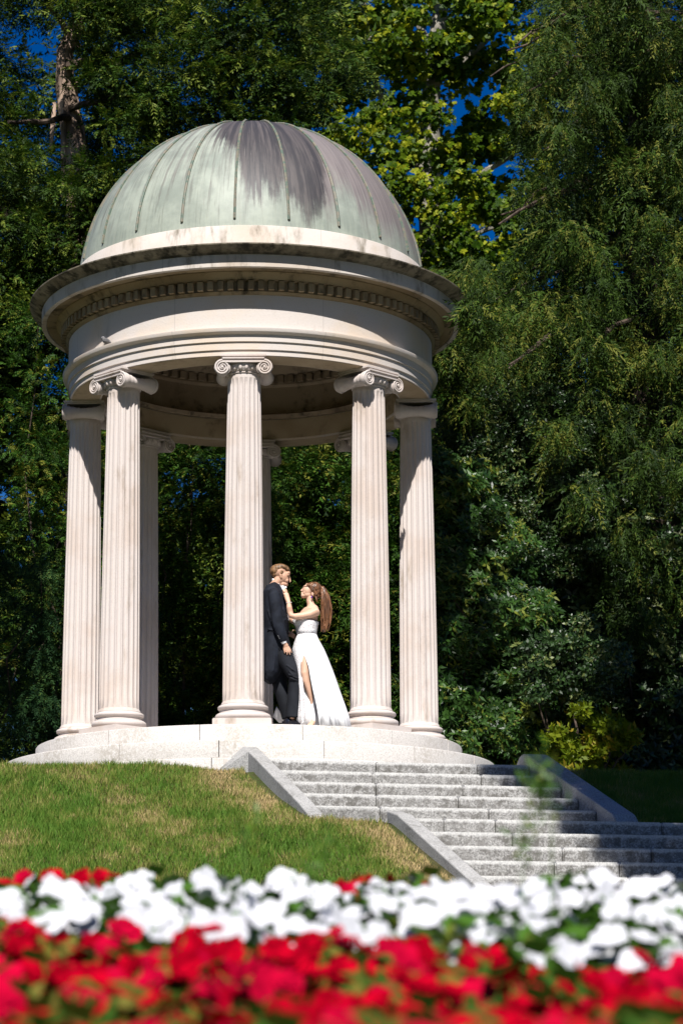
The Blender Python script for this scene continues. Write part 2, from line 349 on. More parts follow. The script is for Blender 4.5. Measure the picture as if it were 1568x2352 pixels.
t = NT('grass_blades', .7, .2); k = t.attr('tone'); t.color(t.ramp(k, [(0, (.068, .145, .014)), (.4, (.145, .19, .028)), (.65, (.23, .21, .06)), (1, (.44, .32, .155))])); M['grass'] = t.m
tag(grass('grass', -4.6, 4.0, 2.3, 9.6, 330000, .03, .085, 11), kind='stuff')
tag(grass('grass', 2.4, 7.5, -1.0, 5.9, 60000, .04, .10, 12, 0.), kind='stuff')
# ------------------------------------------------------------------ temple
temple = tag(empty('temple'), 'round open stone temple with fluted columns under a weathered green copper dome', 'temple')
def ring_blocks(name, r, ri, z0, z1, n, off, m, gap=.008, bev=.012):
    b = MB()
    for k in range(n):
        a0 = off+2*PI*k/n+gap/r/2; a1 = off+2*PI*(k+1)/n-gap/r/2
        j = .004*math.sin(k*5.3)
        b.lathe([(ri, z0), (r+j, z0), (r+j, z1-bev), (r+j-bev*.4, z1-bev*.3), (r+j-bev, z1), (ri, z1)], 14, None, a0, a1, True)
        nn = b.n; q = 6; mm = 15
        b.f.append(tuple(nn-q*mm+i*mm for i in range(q))); b.f.append(tuple(nn-q*mm+i*mm+14 for i in range(q-1, -1, -1)))
    return b.build(name, m, temple)
ring_blocks('upper_step', 2.456, 1.2, -.212, -.001, 14, R(-12.5), M['pgranite'])
ring_blocks('lower_step', 2.83, 2.3, -.40, -.214, 16, R(-29), M['pgranite'])
ring_blocks('foundation_course', 2.845, 2.3, -.75, -.402, 13, R(-8), M['pgranite'])
b = MB(); b.lathe([(0, -.006), (2.40, -.006), (2.40, -.6)], 96); b.build('floor_core', M['pgranite'], temple)
RC, PH = 1.967, R(-2.1); ZT = 4.147
# column: fluted shaft
def shaft_mesh():
    nf = 20; per = 12; n = nf*per; zs = [.262, .275, .30, .335, .42, .7, 1.1, 1.6, 2.1, 2.6, 3.1, 3.55, 3.80, 3.872, 3.893, 3.905, 3.94]
    V = []
    for z in zs:
        u = (z-.26)/3.68; r = .222-.040*u**1.5+.0
        fl = 1.
        if z < .30: r += .020*(1-(z-.262)/.038); fl = 0
        elif z < .34: fl = .25
        elif z > 3.89: fl = 0
        elif z > 3.86: fl = .75
        for k in range(n):
            ph = (k % per)/per; f = 0
            if .12 < ph < .88:
                q = (ph-.5)/.38; f = math.sqrt(max(0, 1-q*q))
            rr_ = r-.0175*f*fl*(r/.21); a = 2*PI*(k+.5)/n; V.append((rr_*math.sin(a), -rr_*math.cos(a), z))
    F = [(i*n+k, i*n+(k+1) % n, (i+1)*n+(k+1) % n, (i+1)*n+k) for i in range(len(zs)-1) for k in range(n)]
    b = MB(); b.add(V, F); me = b.mesh('column_shaft', True, 28); me.materials.append(M['column']); return me
def base_mesh():
    b = MB(); P = []
    def tor(zc, h, r0, k=9):
        return [(r0+h/2*math.cos(a), zc+h/2*math.sin(a)) for a in np.linspace(-PI/2, PI/2, k)]
    P += [(.2, .088), (.262, .088)]+tor(.126, .075, .266)+[(.268, .168), (.262, .172), (.248, .178), (.243, .187), (.246, .196), (.254, .20)]+tor(.226, .048, .252, 8)+[(.243, .254), (.240, .262), (.2, .263)]
    b.lathe(P, 72); me = b.mesh('column_base', True, 40); me.materials.append(M['column']); return me
def plinth_mesh():
    b = MB(); b.box((0, 0, .044), (.632, .632, .086)); bm = bmesh.new(); me0 = b.mesh('plinth', False); bm.from_mesh(me0)
    bmesh.ops.bevel(bm, geom=bm.edges, offset=.008, segments=2, affect='EDGES'); bm.to_mesh(me0); bm.free(); me0.materials.append(M['column']); return me0
def capital_mesh():
    b = MB(); z0 = 0.
    b.box((0, 0, -.012), (.500, .480, .022)); b.box((0, 0, -.032), (.470, .452, .018))
    VX, VZ, VR = .232, -.152, .094
    # echinus and eggs
    b.lathe([(.17, -.205), (.190, -.205), (.196, -.197), (.190, -.190), (.186, -.188), (.200, -.172), (.216, -.150), (.224, -.125), (.224, -.105), (.19, -.10)], 60)
    for k in range(20):
        a = 2*PI*(k+.5)/20; b.ball((.213*math.sin(a), -.213*math.cos(a), -.140), (.021, .021, .036), n=8, m=6)
    for k in range(20):
        a = 2*PI*k/20; b.tube([(.222*math.sin(a), -.222*math.cos(a), -.11), (.200*math.sin(a), -.200*math.cos(a), -.178)], [.008, .003], 5)
    for sy in (-1, 1):
        yf = sy*.225
        # canalis band over the eggs, joining the two scrolls
        for zc, hh, dd in ((-.050, .014, .026), (-.072, .032, .010), (-.092, .012, .024)):
            b.box((0, yf-sy*.012+sy*dd*.5, zc), (.46, .03+dd, hh))
        for sx in (-1, 1):
            Q = [Vector((sx*(VX), yf, VZ))]
            P = []; rad = []
            for i in range(84):
                q = i/83; a = PI/2+q*2*PI*2.6; rr_ = (VR-.011)*(1-q)**.92+.014*q
                P.append((sx*(VX-rr_*math.cos(a)), yf+sy*(.012+.008*q), VZ+rr_*math.sin(a))); rad.append(.0125*(1-q)+.005*q)
            b.tube(P, rad, 6, axis=(0, 1, 0))
            b.ball((sx*VX, yf+sy*.02, VZ), (.017, .012, .017), n=10, m=6)
            # scroll disc
            Mr = Matrix.Rotation(-PI/2*sy, 3, 'X')
            b.lathe([(0, .004), (VR-.012, .004), (VR-.006, -.004), (VR-.006, -.03)], 32, Matrix.Translation((sx*VX, yf, VZ)) @ Mr.to_4x4())
    for sx in (-1, 1):                       # bolsters with their leaf ridges
        prof = []
        for q in np.linspace(-1, 1, 25):
            prof.append((.058+.032*abs(q)**1.6+.004*math.cos(q*24), q*.222))
        b.lathe(prof, 24, Matrix.Translation((sx*VX, 0, VZ)) @ Matrix.Rotation(PI/2, 4, 'X'))
    me = b.mesh('capital', True, 40); me.materials.append(M['column']); return me
sm, bm_, pm, cm = shaft_mesh(), base_mesh(), plinth_mesh(), capital_mesh()
for k in range(8):
    a = PH+k*PI/4
    c_ = bpy.data.objects.new('column', sm); col.objects.link(c_); c_.parent = temple; c_.location = (RC*math.sin(a), -RC*math.cos(a), 0); c_.rotation_euler = (0, 0, a)
    for nm, me_, z in (('column_base', bm_, 0), ('plinth', pm, 0), ('capital', cm, ZT-.001)):
        o = bpy.data.objects.new(nm, me_); col.objects.link(o); o.parent = c_; o.location = (0, 0, z)
# entablature
b = MB(); b.lathe([(1.78, ZT), (2.142, ZT), (2.142, 4.207), (2.160, 4.209), (2.160, 4.297), (2.178, 4.299), (2.178, 4.378), (2.205, 4.386), (2.226, 4.402), (2.236, 4.430), (2.236, 4.442), (2.172, 4.456), (1.80, 4.456), (1.78, 4.40)], 192, closed=True)
b.build('architrave', M['frieze'], temple, ang=25)
b = MB(); b.lathe([(1.84, 4.457), (2.170, 4.457), (2.170, 4.835), (1.84, 4.835)], 192, closed=True); b.build('frieze', M['frieze'], temple, ang=25)
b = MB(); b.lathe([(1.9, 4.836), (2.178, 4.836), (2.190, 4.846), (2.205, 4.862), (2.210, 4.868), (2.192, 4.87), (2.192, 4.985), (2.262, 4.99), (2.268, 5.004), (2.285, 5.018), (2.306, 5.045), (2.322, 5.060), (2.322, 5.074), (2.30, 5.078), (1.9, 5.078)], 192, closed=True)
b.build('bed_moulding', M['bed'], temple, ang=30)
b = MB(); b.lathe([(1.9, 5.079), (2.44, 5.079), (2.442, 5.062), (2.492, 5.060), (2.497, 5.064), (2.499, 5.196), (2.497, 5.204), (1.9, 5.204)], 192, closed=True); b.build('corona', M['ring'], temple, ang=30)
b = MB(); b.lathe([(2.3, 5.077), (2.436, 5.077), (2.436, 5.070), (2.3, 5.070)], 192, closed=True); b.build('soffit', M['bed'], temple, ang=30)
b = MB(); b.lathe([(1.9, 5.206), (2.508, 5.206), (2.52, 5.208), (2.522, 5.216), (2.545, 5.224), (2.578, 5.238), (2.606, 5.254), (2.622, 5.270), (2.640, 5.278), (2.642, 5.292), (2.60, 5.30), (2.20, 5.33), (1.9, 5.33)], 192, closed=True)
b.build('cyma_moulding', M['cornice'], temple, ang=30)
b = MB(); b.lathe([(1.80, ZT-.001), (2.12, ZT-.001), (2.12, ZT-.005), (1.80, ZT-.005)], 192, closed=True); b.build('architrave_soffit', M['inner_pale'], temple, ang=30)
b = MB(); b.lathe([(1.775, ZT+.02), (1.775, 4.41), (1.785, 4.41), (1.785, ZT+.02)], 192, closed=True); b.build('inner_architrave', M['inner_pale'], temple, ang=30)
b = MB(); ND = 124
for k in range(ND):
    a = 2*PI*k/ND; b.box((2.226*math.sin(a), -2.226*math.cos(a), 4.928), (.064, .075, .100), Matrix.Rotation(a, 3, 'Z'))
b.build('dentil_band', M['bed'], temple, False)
b = MB(); b.lathe([(1.95, 5.332), (2.150, 5.332), (2.150, 5.36), (2.132, 5.40), (2.112, 5.665), (2.104, 5.677), (2.05, 5.682), (1.95, 5.68)], 192, closed=True); b.build('parapet_ring', M['ring'], temple, ang=30)
# copper dome with standing seams
RD, ZD = 2.068, 5.524; NS = 21
dome = None
b = MB(); b.lathe([(RD*math.cos(e), RD*math.sin(e)) for e in np.linspace(R(3.0), R(89.6), 40)], 252); 
for i, v in enumerate(b.v):
    a = math.atan2(v[0], -v[1]); ph = ((a-R(-5.2))/(2*PI/NS)) % 1; k = 1+.0035*math.sin(PI*ph)-.0012*(random.random())
    b.v[i] = (v[0]*k, v[1]*k, v[2]*k)
dome = b.build('copper_dome', M['copper'], temple, ang=60); dome.location = (0, 0, ZD)
for k in range(NS):
    a = R(-5.2)+2*PI*k/NS; b = MB(); P = []
    for e in np.linspace(R(7), R(86), 34):
        rr_ = (RD+.007)*math.cos(e); P.append((rr_*math.sin(a), -rr_*math.cos(a), (RD+.007)*math.sin(e)))
    b.tube(P, [.017]*34, 6, axis=(math.cos(a), math.sin(a), 0))
    for e in np.arange(9, 84, 6.5):
        e = R(e+random.uniform(-1, 1)); rr_ = (RD+.016)*math.cos(e); b.ball((rr_*math.sin(a), -rr_*math.cos(a), (RD+.016)*math.sin(e)), .011, n=6, m=5)
    b.build('standing_seam', M['seam'], dome)
b = MB(); b.lathe([(.16, 2.055), (.15, 2.085), (.05, 2.10), (.0, 2.10)], 32); b.build('dome_cap', M['seam'], dome)
# inside of the drum
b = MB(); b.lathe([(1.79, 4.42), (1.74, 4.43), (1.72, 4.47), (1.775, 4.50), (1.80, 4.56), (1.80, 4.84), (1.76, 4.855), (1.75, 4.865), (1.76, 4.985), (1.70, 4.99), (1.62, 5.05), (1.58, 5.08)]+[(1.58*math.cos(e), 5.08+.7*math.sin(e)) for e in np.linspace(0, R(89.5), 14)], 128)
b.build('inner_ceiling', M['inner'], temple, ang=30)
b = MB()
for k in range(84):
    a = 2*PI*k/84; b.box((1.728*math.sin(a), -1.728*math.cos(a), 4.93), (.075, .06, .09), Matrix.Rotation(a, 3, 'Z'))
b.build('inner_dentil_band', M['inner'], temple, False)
# small bird on the ledge
p = at(241, 803, -2.02); a = math.atan2(p[0], 2.02)
an = math.asin(max(-1, min(1, (at(243, 800, -1.6)[0])/2.205))); bx = Vector((2.205*math.sin(an), -2.205*math.cos(an), 4.447))
b = MB(); b.ball((0, 0, .048), (.058, .034, .034), Matrix.Rotation(R(-28), 3, 'Y')); b.ball((.045, 0, .088), (.024, .022, .023)); b.tube([(.06, 0, .088), (.083, 0, .084)], [.007, .001], 6)
b.tube([(-.035, 0, .03), (-.075, 0, .0), (-.10, 0, -.02)], [(.012, .022), (.008, .02), (.004, .016)], 8)
for sx in (-1, 1): b.tube([(.005, sx*.012, .025), (.008, sx*.012, .0)], [.004, .004], 5); b.tube([(.012, sx*.033, .06), (-.03, sx*.034, .045), (-.075, sx*.018, .018)], [(.02, .006), (.022, .006), (.006, .004)], 8)
bo = b.build('bird', M['bird'], remesh=.005); bo.location = bx; bo.rotation_euler = (0, 0, R(200)+an)
tag(bo, 'small grey bird perched on the ledge of the temple above its left columns', 'bird')
# ------------------------------------------------------------------ stairs
stairs = tag(empty('granite_stairs', we(.9, V1, Z1)), 'wide grey granite stairs climbing in two flights to the temple platform', 'stairs')
off = stairs.location.copy()
Me = Matrix(((EX, -UX, 0), (EY, -UY, 0), (0, 0, 1)))            # local x along the tread, y uphill
JO = [[.62, 1.72], [.45, 1.6, 2.05], [.35, 1.25], [.22, 1.05, 1.9], [.12, 1.2], [.55, 1.05, 2.7, 4.1], [1.05, 2.9], [1.35, 2.2, 3.8], [1.1, 1.7, 3.3], [1.6, 2.6, 4.4], [1.2, 3.1], [.9, 2.2, 4], [1.4, 3], [1, 2.5, 4.2], [1.7, 3.3], [1.2, 2.9]]
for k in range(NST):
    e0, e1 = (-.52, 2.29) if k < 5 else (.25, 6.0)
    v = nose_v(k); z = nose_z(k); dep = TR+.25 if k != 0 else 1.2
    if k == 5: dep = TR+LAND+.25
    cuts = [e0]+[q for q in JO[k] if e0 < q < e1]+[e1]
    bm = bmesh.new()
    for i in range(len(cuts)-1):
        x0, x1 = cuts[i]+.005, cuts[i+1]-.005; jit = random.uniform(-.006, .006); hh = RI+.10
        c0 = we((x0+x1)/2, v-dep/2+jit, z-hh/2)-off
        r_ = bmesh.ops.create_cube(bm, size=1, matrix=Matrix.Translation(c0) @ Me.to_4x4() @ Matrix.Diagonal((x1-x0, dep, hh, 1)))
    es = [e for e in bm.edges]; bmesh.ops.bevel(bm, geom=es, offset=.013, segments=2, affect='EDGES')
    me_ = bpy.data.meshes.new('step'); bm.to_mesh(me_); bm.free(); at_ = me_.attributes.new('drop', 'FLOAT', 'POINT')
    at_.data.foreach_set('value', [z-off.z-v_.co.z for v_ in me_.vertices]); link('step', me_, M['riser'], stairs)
def prism(name, e0, e1, prof, m):          # prof: (v, z) outline
    b = MB(); n = len(prof)
    V = [we(e0, v, z)-off for v, z in prof]+[we(e1, v, z)-off for v, z in prof]
    b.add(V, [tuple(range(n)), tuple(range(2*n-1, n-1, -1))]+[(i, (i+1) % n, n+(i+1) % n, n+i) for i in range(n)])
    return b.build(name, m, stairs, False, bevel=.012)
nl = lambda v: float(np.interp(v, NV, NZ))
prism('cheek_wall', -.675, -.527, [(2.70, -.27), (3.25, Z1+.022), (nose_v(4), nose_z(4)+.022), (5.66, -1.275), (5.66, -1.6), (2.70, -1.2)], M['cheek'])
prism('cheek_wall', .098, .243, [(5.50, -1.19), (5.85, nose_z(5)+.03), (nose_v(10), nose_z(10)+.022), (nose_v(13), nose_z(13)+.022), (nose_v(13), -3.2), (5.50, -1.7)], M['cheek'])
prism('cheek_wall', 2.297, 2.53, [(2.72, -.47), (2.90, -.345), (3.02, -.325), (3.15, -.345), (5.60, -1.19), (5.70, -1.27), (5.70, -1.6), (2.72, -1.2)], M['cheek'])
prism('cheek_wall', 6.007, 6.25, [(5.50, -1.15), (nose_v(13), nose_z(13)+.1), (nose_v(13), -3.2), (5.50, -1.7)], M['cheek'])
b = MB()                                   # sloping end stone beside the upper left cheek
V = [we(-.675, 2.70, -.27), we(-.675, 2.70, -1.0), we(-1.02, 2.66, -.62), we(-1.02, 2.66, -1.0), we(-.675, 3.0, -.37), we(-.675, 3.0, -1.0)]
b.add([p-off for p in V], [(0, 2, 3, 1), (0, 4, 2), (1, 3, 5), (2, 4, 5, 3), (0, 1, 5, 4)]); b.build('end_stone', M['cheek'], stairs, False)
# ------------------------------------------------------------------ people
def Z3(X, Y, wy): return Vector(at(587.8+X*.17573, 1267.5+Y*.17573, wy))
PXM = .00083
def T(b, pts, n=16):                        # pts: X, Y, wy, half width (px), half depth (m)
    b.tube([Z3(p[0], p[1], p[2]) for p in pts], [(p[3]*PXM, p[4]) for p in pts], n)
def Bl(b, X, Y, wy, rx, rz, ry, rot=0):
    b.ball(Z3(X, Y, wy), (rx*PXM, ry, rz*PXM), Matrix.Rotation(R(rot), 3, 'Y'), 18, 12)
def fingers(b, base, tips, r=.0085):
    for q0, q1, q2 in tips: b.tube([base, q0, q1, q2], [r*1.15, r*1.05, r, r*.75], 8)
# --- groom: body
g = MB(); GY = -1.80
T(g, [(235, 470, GY, 85, .075), (262, 420, GY, 66, .062), (285, 370, GY, 62, .058), (300, 310, GY, 60, .05)])
Bl(g, 300, 262, GY, 108, 96, .076, -8); Bl(g, 352, 330, GY, 86, 98, .066, 24); Bl(g, 318, 372, GY, 62, 60, .058)
Bl(g, 352, 425, GY, 44, 40, .046, 20); Bl(g, 372, 448, GY, 25, 20, .026); Bl(g, 420, 285, GY, 30, 34, .052, 10)
g.tube([Z3(438, 318, GY), Z3(444, 352, GY), Z3(450, 388, GY), Z3(438, 402, GY)], [(.006, .009), (.008, .010), (.0095, .0125), (.005, .010)], 10)
Bl(g, 408, 418, GY, 15, 8, .022, 12); Bl(g, 402, 434, GY, 14, 8, .020, 12); Bl(g, 425, 312, GY, 20, 9, .048, 12)
Bl(g, 400, 375, GY-.026, 30, 30, .024); Bl(g, 388, 424, GY, 34, 34, .036, 15)
for s in (-1, 1):
    Bl(g, 326, 320, GY+s*.066, 15, 31, .010, -10); Bl(g, 330, 303, GY+s*.070, 14, 12, .009)
T(g, [(235, 470, GY, 70, .08), (235, 560, GY, 90, .15), (250, 750, GY, 100, .15), (275, 1000, GY, 115, .15), (290, 1200, GY, 115, .16), (300, 1330, GY, 110, .16)])
def arm(b, pts): T(b, pts, 12)
arm(g, [(245, 580, GY-.165, 46, .045), (262, 750, GY-.205, 50, .045), (285, 930, GY-.22, 42, .038), (330, 1080, GY-.215, 36, .032), (372, 1185, GY-.205, 27, .022), (395, 1235, GY-.20, 36, .016)])
hb = GY-.20
for (x0, y0, x1, y1, x2, y2, dy) in ((376, 1255, 372, 1295, 377, 1330, .004), (398, 1265, 405, 1310, 410, 1352, 0), (418, 1262, 432, 1305, 446, 1348, .004), (428, 1245, 450, 1285, 466, 1322, .010)):
    g.tube([Z3(395, 1215, hb), Z3(x0, y0, hb-.004+dy), Z3(x1, y1, hb-.008+dy), Z3(x2, y2, hb+dy)], [.011, .0095, .0088, .0065], 8)
g.tube([Z3(380, 1205, hb), Z3(362, 1245, hb+.012), Z3(362, 1290, hb+.016)], [.012, .010, .007], 8)
arm(g, [(245, 580, GY+.165, 46, .045), (290, 760, GY+.20, 48, .042), (330, 940, GY+.20, 42, .038), (385, 1050, GY+.10, 34, .03), (418, 1075, GY+.04, 28, .022), (455, 1080, GY+.0, 34, .018)])
hy = GY
for (x0, y0, x1, y1, x2, y2, dy) in ((470, 1040, 495, 1020, 515, 1018, .0), (482, 1072, 508, 1085, 512, 1112, -.02), (478, 1092, 502, 1108, 528, 1122, -.01), (465, 1105, 495, 1125, 520, 1138, 0)):
    g.tube([Z3(452, 1075, hy), Z3(x0, y0, hy-.012+dy), Z3(x1, y1, hy-.016+dy), Z3(x2, y2, hy+dy)], [.012, .010, .0092, .007], 8)
for pts in ([(310, 1330, GY-.09, 75, .075), (400, 1470, GY-.12, 68, .07), (495, 1620, GY-.14, 54, .055), (505, 1800, GY-.13, 50, .052), (480, 2130, GY-.13, 32, .035), (470, 2190, GY-.13, 34, .036)],
            [(290, 1330, GY+.09, 75, .075), (300, 1500, GY+.09, 66, .065), (315, 1700, GY+.08, 52, .052), (360, 1900, GY+.06, 48, .048), (430, 2130, GY+.05, 32, .035), (435, 2190, GY+.05, 34, .036)]): T(g, pts, 12)
groom = g.build('person', M['skin_m'], remesh=.0055, smo=2)
tag(groom, 'groom in a black tailcoat leaning by the front column and looking down at the bride', 'person')
b = MB()                                    # hair: swept fringe, short back and sides
Bl(b, 286, 226, GY, 108, 68, .078, -8); Bl(b, 264, 252, GY, 86, 80, .0765, -10); Bl(b, 248, 305, GY, 44, 42, .060); Bl(b, 350, 205, GY, 92, 44, .073, 18); Bl(b, 410, 232, GY, 38, 30, .058, 30)
for i in range(70):
    a = random.uniform(-1.15, 1.15); q = random.uniform(-.9, .9); X0 = 300+q*85; Y0 = 215-34*math.cos(q*1.2)
    p0 = Z3(X0, Y0+20*abs(a), GY+.07*math.sin(a)); b.tube([p0, p0+Vector((.02, 0, .014-.012*abs(a))), p0+Vector((.05, .004*a, -.004-.016*abs(a)))], [.008, .007, .003], 5)
for s in (-1, 1): T(b, [(345, 245, GY+s*.066, 20, .014), (332, 275, GY+s*.070, 14, .010), (330, 302, GY+s*.069, 8, .006)], 8)
b.build('hair', M['hair_m'], groom, remesh=.0055)
for s in (-1, 1):
    b = MB(); Bl(b, 430, 332, GY+s*.030, 8, 5, .010, 15); b.build('eye', M['eye'], groom)
    b = MB(); T(b, [(405, 312, GY+s*.052, 4, .005), (425, 308, GY+s*.04, 5, .007), (440, 314, GY+s*.02, 3, .006)], 6); b.build('eyebrow', M['hair_m'], groom)
b = MB(); Bl(b, 415, 427, GY, 9, 3.5, .016, 12); b.build('lips', M['lip'], groom)
b = MB()                                    # stiff collar, shirt front and cuffs
for s in (0,):
    V = []; F = []; nn = 28
    for j, (dx, dz, k) in enumerate(((0, .0, 1.0), (.0, .045, .93))):
        for i in range(nn):
            a = 2*PI*i/nn; c0 = Z3(280, 446, GY); r1, r2 = .060*k, .058*k
            V.append(c0+Vector((r1*math.cos(a), r2*math.sin(a), dz-.052*math.cos(a)*1.0+ -.012)))
    F = [(i, (i+1) % nn, nn+(i+1) % nn, nn+i) for i in range(nn)]; b.add(V, F)
T(b, [(330, 455, GY, 50, .052), (365, 560, GY, 36, .075), (395, 750, GY, 30, .07), (412, 900, GY, 26, .06)], 12)
b.tube([Z3(388, 462, GY-.03), Z3(392, 470, GY), Z3(388, 462, GY+.03)], [.011, .006, .011], 8)
sh = b.build('shirt', M['shirt'], groom)
so_ = sh.modifiers.new('cloth', 'SOLIDIFY'); so_.thickness = .004
b = MB(); T(b, [(352, 1150, GY-.21, 44, .036), (372, 1196, GY-.206, 34, .029)], 14); b.build('shirt_cuff', M['shirt'], groom)
b = MB(); T(b, [(372, 1030, GY+.11, 50, .042), (402, 1062, GY+.055, 46, .036)], 14); b.build('shirt_cuff', M['shirt'], groom)
b = MB()                                    # tailcoat
def row(y, l, r, d): return ((l+r)/2, y, GY, (r-l)/2, d)
T(b, [row(405, 195, 285, .06), row(430, 175, 310, .085), row(470, 128, 335, .135), row(530, 88, 356, .19), row(640, 72, 378, .205), row(800, 66, 412, .205), row(930, 66, 436, .195), row(1020, 68, 436, .18), row(1080, 62, 420, .175), row(1180, 56, 385, .18), row(1300, 50, 372, .19), row(1400, 48, 362, .19), row(1500, 48, 345, .185), row(1580, 48, 318, .175), row(1645, 52, 275, .16), row(1690, 60, 205, .13)], 28)
T(b, [(225, 500, GY-.15, 55, .05), (245, 570, GY-.185, 84, .07), (262, 700, GY-.205, 82, .07), (278, 860, GY-.22, 82, .066), (300, 980, GY-.225, 77, .06), (335, 1085, GY-.215, 70, .055), (362, 1172, GY-.206, 55, .042)], 18)
T(b, [(225, 500, GY+.15, 55, .05), (265, 600, GY+.19, 80, .065), (300, 780, GY+.205, 76, .06), (335, 935, GY+.20, 68, .056), (375, 1030, GY+.11, 58, .046), (385, 1040, GY+.09, 52, .043)], 18)
T(b, [(300, 425, GY-.055, 10, .022), (345, 520, GY-.085, 13, .034), (382, 640, GY-.085, 13, .035), (418, 800, GY-.06, 10, .03)], 10)   # lapels
T(b, [(300, 425, GY+.055, 10, .022), (345, 520, GY+.085, 13, .034), (382, 640, GY+.085, 13, .035), (418, 800, GY+.06, 10, .03)], 10)
for (x, y, x2, y2, wy) in ((190, 900, 270, 1010, -.20), (150, 760, 205, 960, -.185), (140, 1010, 330, 1050, -.17), (150, 1250, 110, 1640, -.165), (250, 1200, 230, 1560, -.172), (330, 620, 395, 900, -.15)):
    T(b, [(x, y, GY+wy, 5, .006), ((x+x2)/2+6, (y+y2)/2, GY+wy-.006, 10, .016), (x2, y2, GY+wy, 5, .006)], 8)
coat = b.build('tailcoat', M['suit'], groom, remesh=.008, smo=3)
for p_ in [Z3(290+9*i, 1100+17*i, GY-.268) for i in range(3)]+[Z3(398, 742, GY-.13)]:
    b = MB(); b.ball(p_, (.0065, .0045, .0065), n=8, m=5); b.build('button', M['button'], coat)
b = MB()
T(b, [row(1080, 140, 420, .155), row(1200, 150, 445, .165), row(1330, 170, 480, .17), row(1420, 190, 490, .16)], 22)
T(b, [(345, 1340, GY-.085, 118, .095), (400, 1440, GY-.11, 118, .095), (462, 1540, GY-.13, 104, .088), (506, 1625, GY-.14, 90, .082), (514, 1700, GY-.135, 88, .078), (508, 1850, GY-.13, 92, .078), (497, 2000, GY-.13, 101, .08), (490, 2170, GY-.13, 110, .088)], 22)
T(b, [(300, 1340, GY+.085, 120, .095), (300, 1500, GY+.09, 112, .09), (305, 1690, GY+.08, 102, .082), (340, 1850, GY+.065, 92, .08), (385, 2000, GY+.05, 90, .08), (432, 2170, GY+.05, 94, .08)], 22)
for (x, y, x2, y2) in ((420, 1600, 590, 1668), (430, 1640, 560, 1690), (400, 1480, 560, 1590), (560, 1740, 550, 2100), (430, 1560, 520, 1640)):
    T(b, [(x, y, GY-.21, 5, .008), ((x+x2)/2, (y+y2)/2+6, GY-.222, 9, .016), (x2, y2, GY-.205, 5, .008)], 8)
b.build('trousers', M['trouser'], groom, remesh=.007, smo=2)
for (X, wy, ang) in ((462, GY-.15, -28), (440, GY+.05, -12)):
    c0 = Z3(X, 2190, wy); c0.z = 0; Mr = Matrix.Rotation(R(ang), 3, 'Z'); b = MB()
    q = lambda x, z: c0+Mr @ Vector((x, 0, z))
    b.tube([q(-.09, .045), q(-.06, .052), q(0, .055), (q(.06, .047)), q(.13, .034), q(.18, .024), q(.20, .018)], [(.030, .026), (.052, .036), (.055, .04), (.047, .045), (.034, .048), (.024, .038), (.010, .02)], 16, axis=tuple(Mr @ Vector((0, 1, 0))))
    b.tube([q(-.04, .05), q(-.045, .12)], [(.046, .042), (.044, .040)], 14); b.box(q(-.065, .012), (.07, .06, .024), Mr)
    b.build('shoe', M['shoe'], groom, remesh=.006, smo=2)
# --- bride: body
b = MB(); BY = -1.86
T(b, [(668, 1180, BY, 125, .12), (664, 1080, BY, 102, .105), (666, 980, BY, 112, .112), (662, 900, BY, 132, .125), (694, 830, BY, 124, .14), (722, 765, BY, 100, .15), (728, 720, BY, 66, .10), (715, 690, BY, 50, .06), (702, 640, BY, 46, .050), (705, 590, BY, 46, .048)], 20)
Bl(b, 742, 492, BY, 96, 92, .073); Bl(b, 672, 510, BY, 66, 86, .060, -8); Bl(b, 676, 565, BY, 62, 46, .054, -6); Bl(b, 628, 575, BY, 42, 30, .036, 0); Bl(b, 610, 590, BY, 20, 18, .022)
Bl(b, 678, 448, BY, 36, 40, .054, -10); b.tube([Z3(630, 462, BY), Z3(612, 486, BY), Z3(588, 508, BY), Z3(602, 518, BY)], [(.006, .009), (.008, .010), (.010, .0125), (.006, .011)], 10)
Bl(b, 597, 541, BY, 11, 7, .018); Bl(b, 599, 558, BY, 11, 7, .017); Bl(b, 628, 455, BY, 14, 8, .044, -10); Bl(b, 640, 535, BY-.026, 26, 26, .020)
for s in (-1, 1): Bl(b, 742, 545, BY+s*.067, 20, 32, .010, 10); Bl(b, 738, 568, BY+s*.068, 12, 10, .008)
SHY = BY-.135
T(b, [(760, 750, BY-.07, 60, .06), (788, 788, SHY+.01, 56, .054), (700, 818, SHY+.005, 52, .047), (600, 838, SHY-.005, 46, .042), (505, 846, SHY-.02, 40, .038), (462, 835, SHY-.02, 38, .036), (445, 790, SHY-.01, 41, .036), (435, 730, SHY-.02, 38, .033), (428, 670, SHY+.0, 29, .025), (410, 610, SHY+.02, 34, .022), (390, 545, SHY+.03, 36, .018)], 16)
for (x0, y0, x1, y1, x2, y2, dy) in ((368, 520, 356, 500, 352, 530, -.01), (380, 505, 362, 486, 350, 505, 0), (396, 505, 380, 486, 360, 492, .012), (405, 520, 396, 495, 378, 490, .022)):
    q = SHY+.03; b.tube([Z3(395, 545, q), Z3(x0, y0, q-.006+dy), Z3(x1, y1, q+dy), Z3(x2, y2, q+.01+dy)], [.0105, .009, .0082, .0065], 8)
b.tube([Z3(400, 580, SHY+.03), Z3(372, 555, SHY+.015), Z3(358, 540, SHY+.03)], [.011, .009, .007], 8)
T(b, [(700, 770, BY+.09, 55, .06), (660, 810, BY+.145, 50, .05), (560, 885, BY+.17, 44, .042), (478, 905, BY+.17, 38, .036), (420, 860, BY+.14, 34, .032), (385, 790, BY+.10, 26, .024), (365, 730, BY+.09, 30, .018)], 14)
for i in range(4):
    q = BY+.09; b.tube([Z3(365, 740, q), Z3(356-6*i, 695+9*i, q-.02+.012*i), Z3(350-6*i, 655+14*i, q-.02+.012*i), Z3(344-6*i, 630+18*i, q-.01+.012*i)], [.010, .009, .0083, .0065], 8)
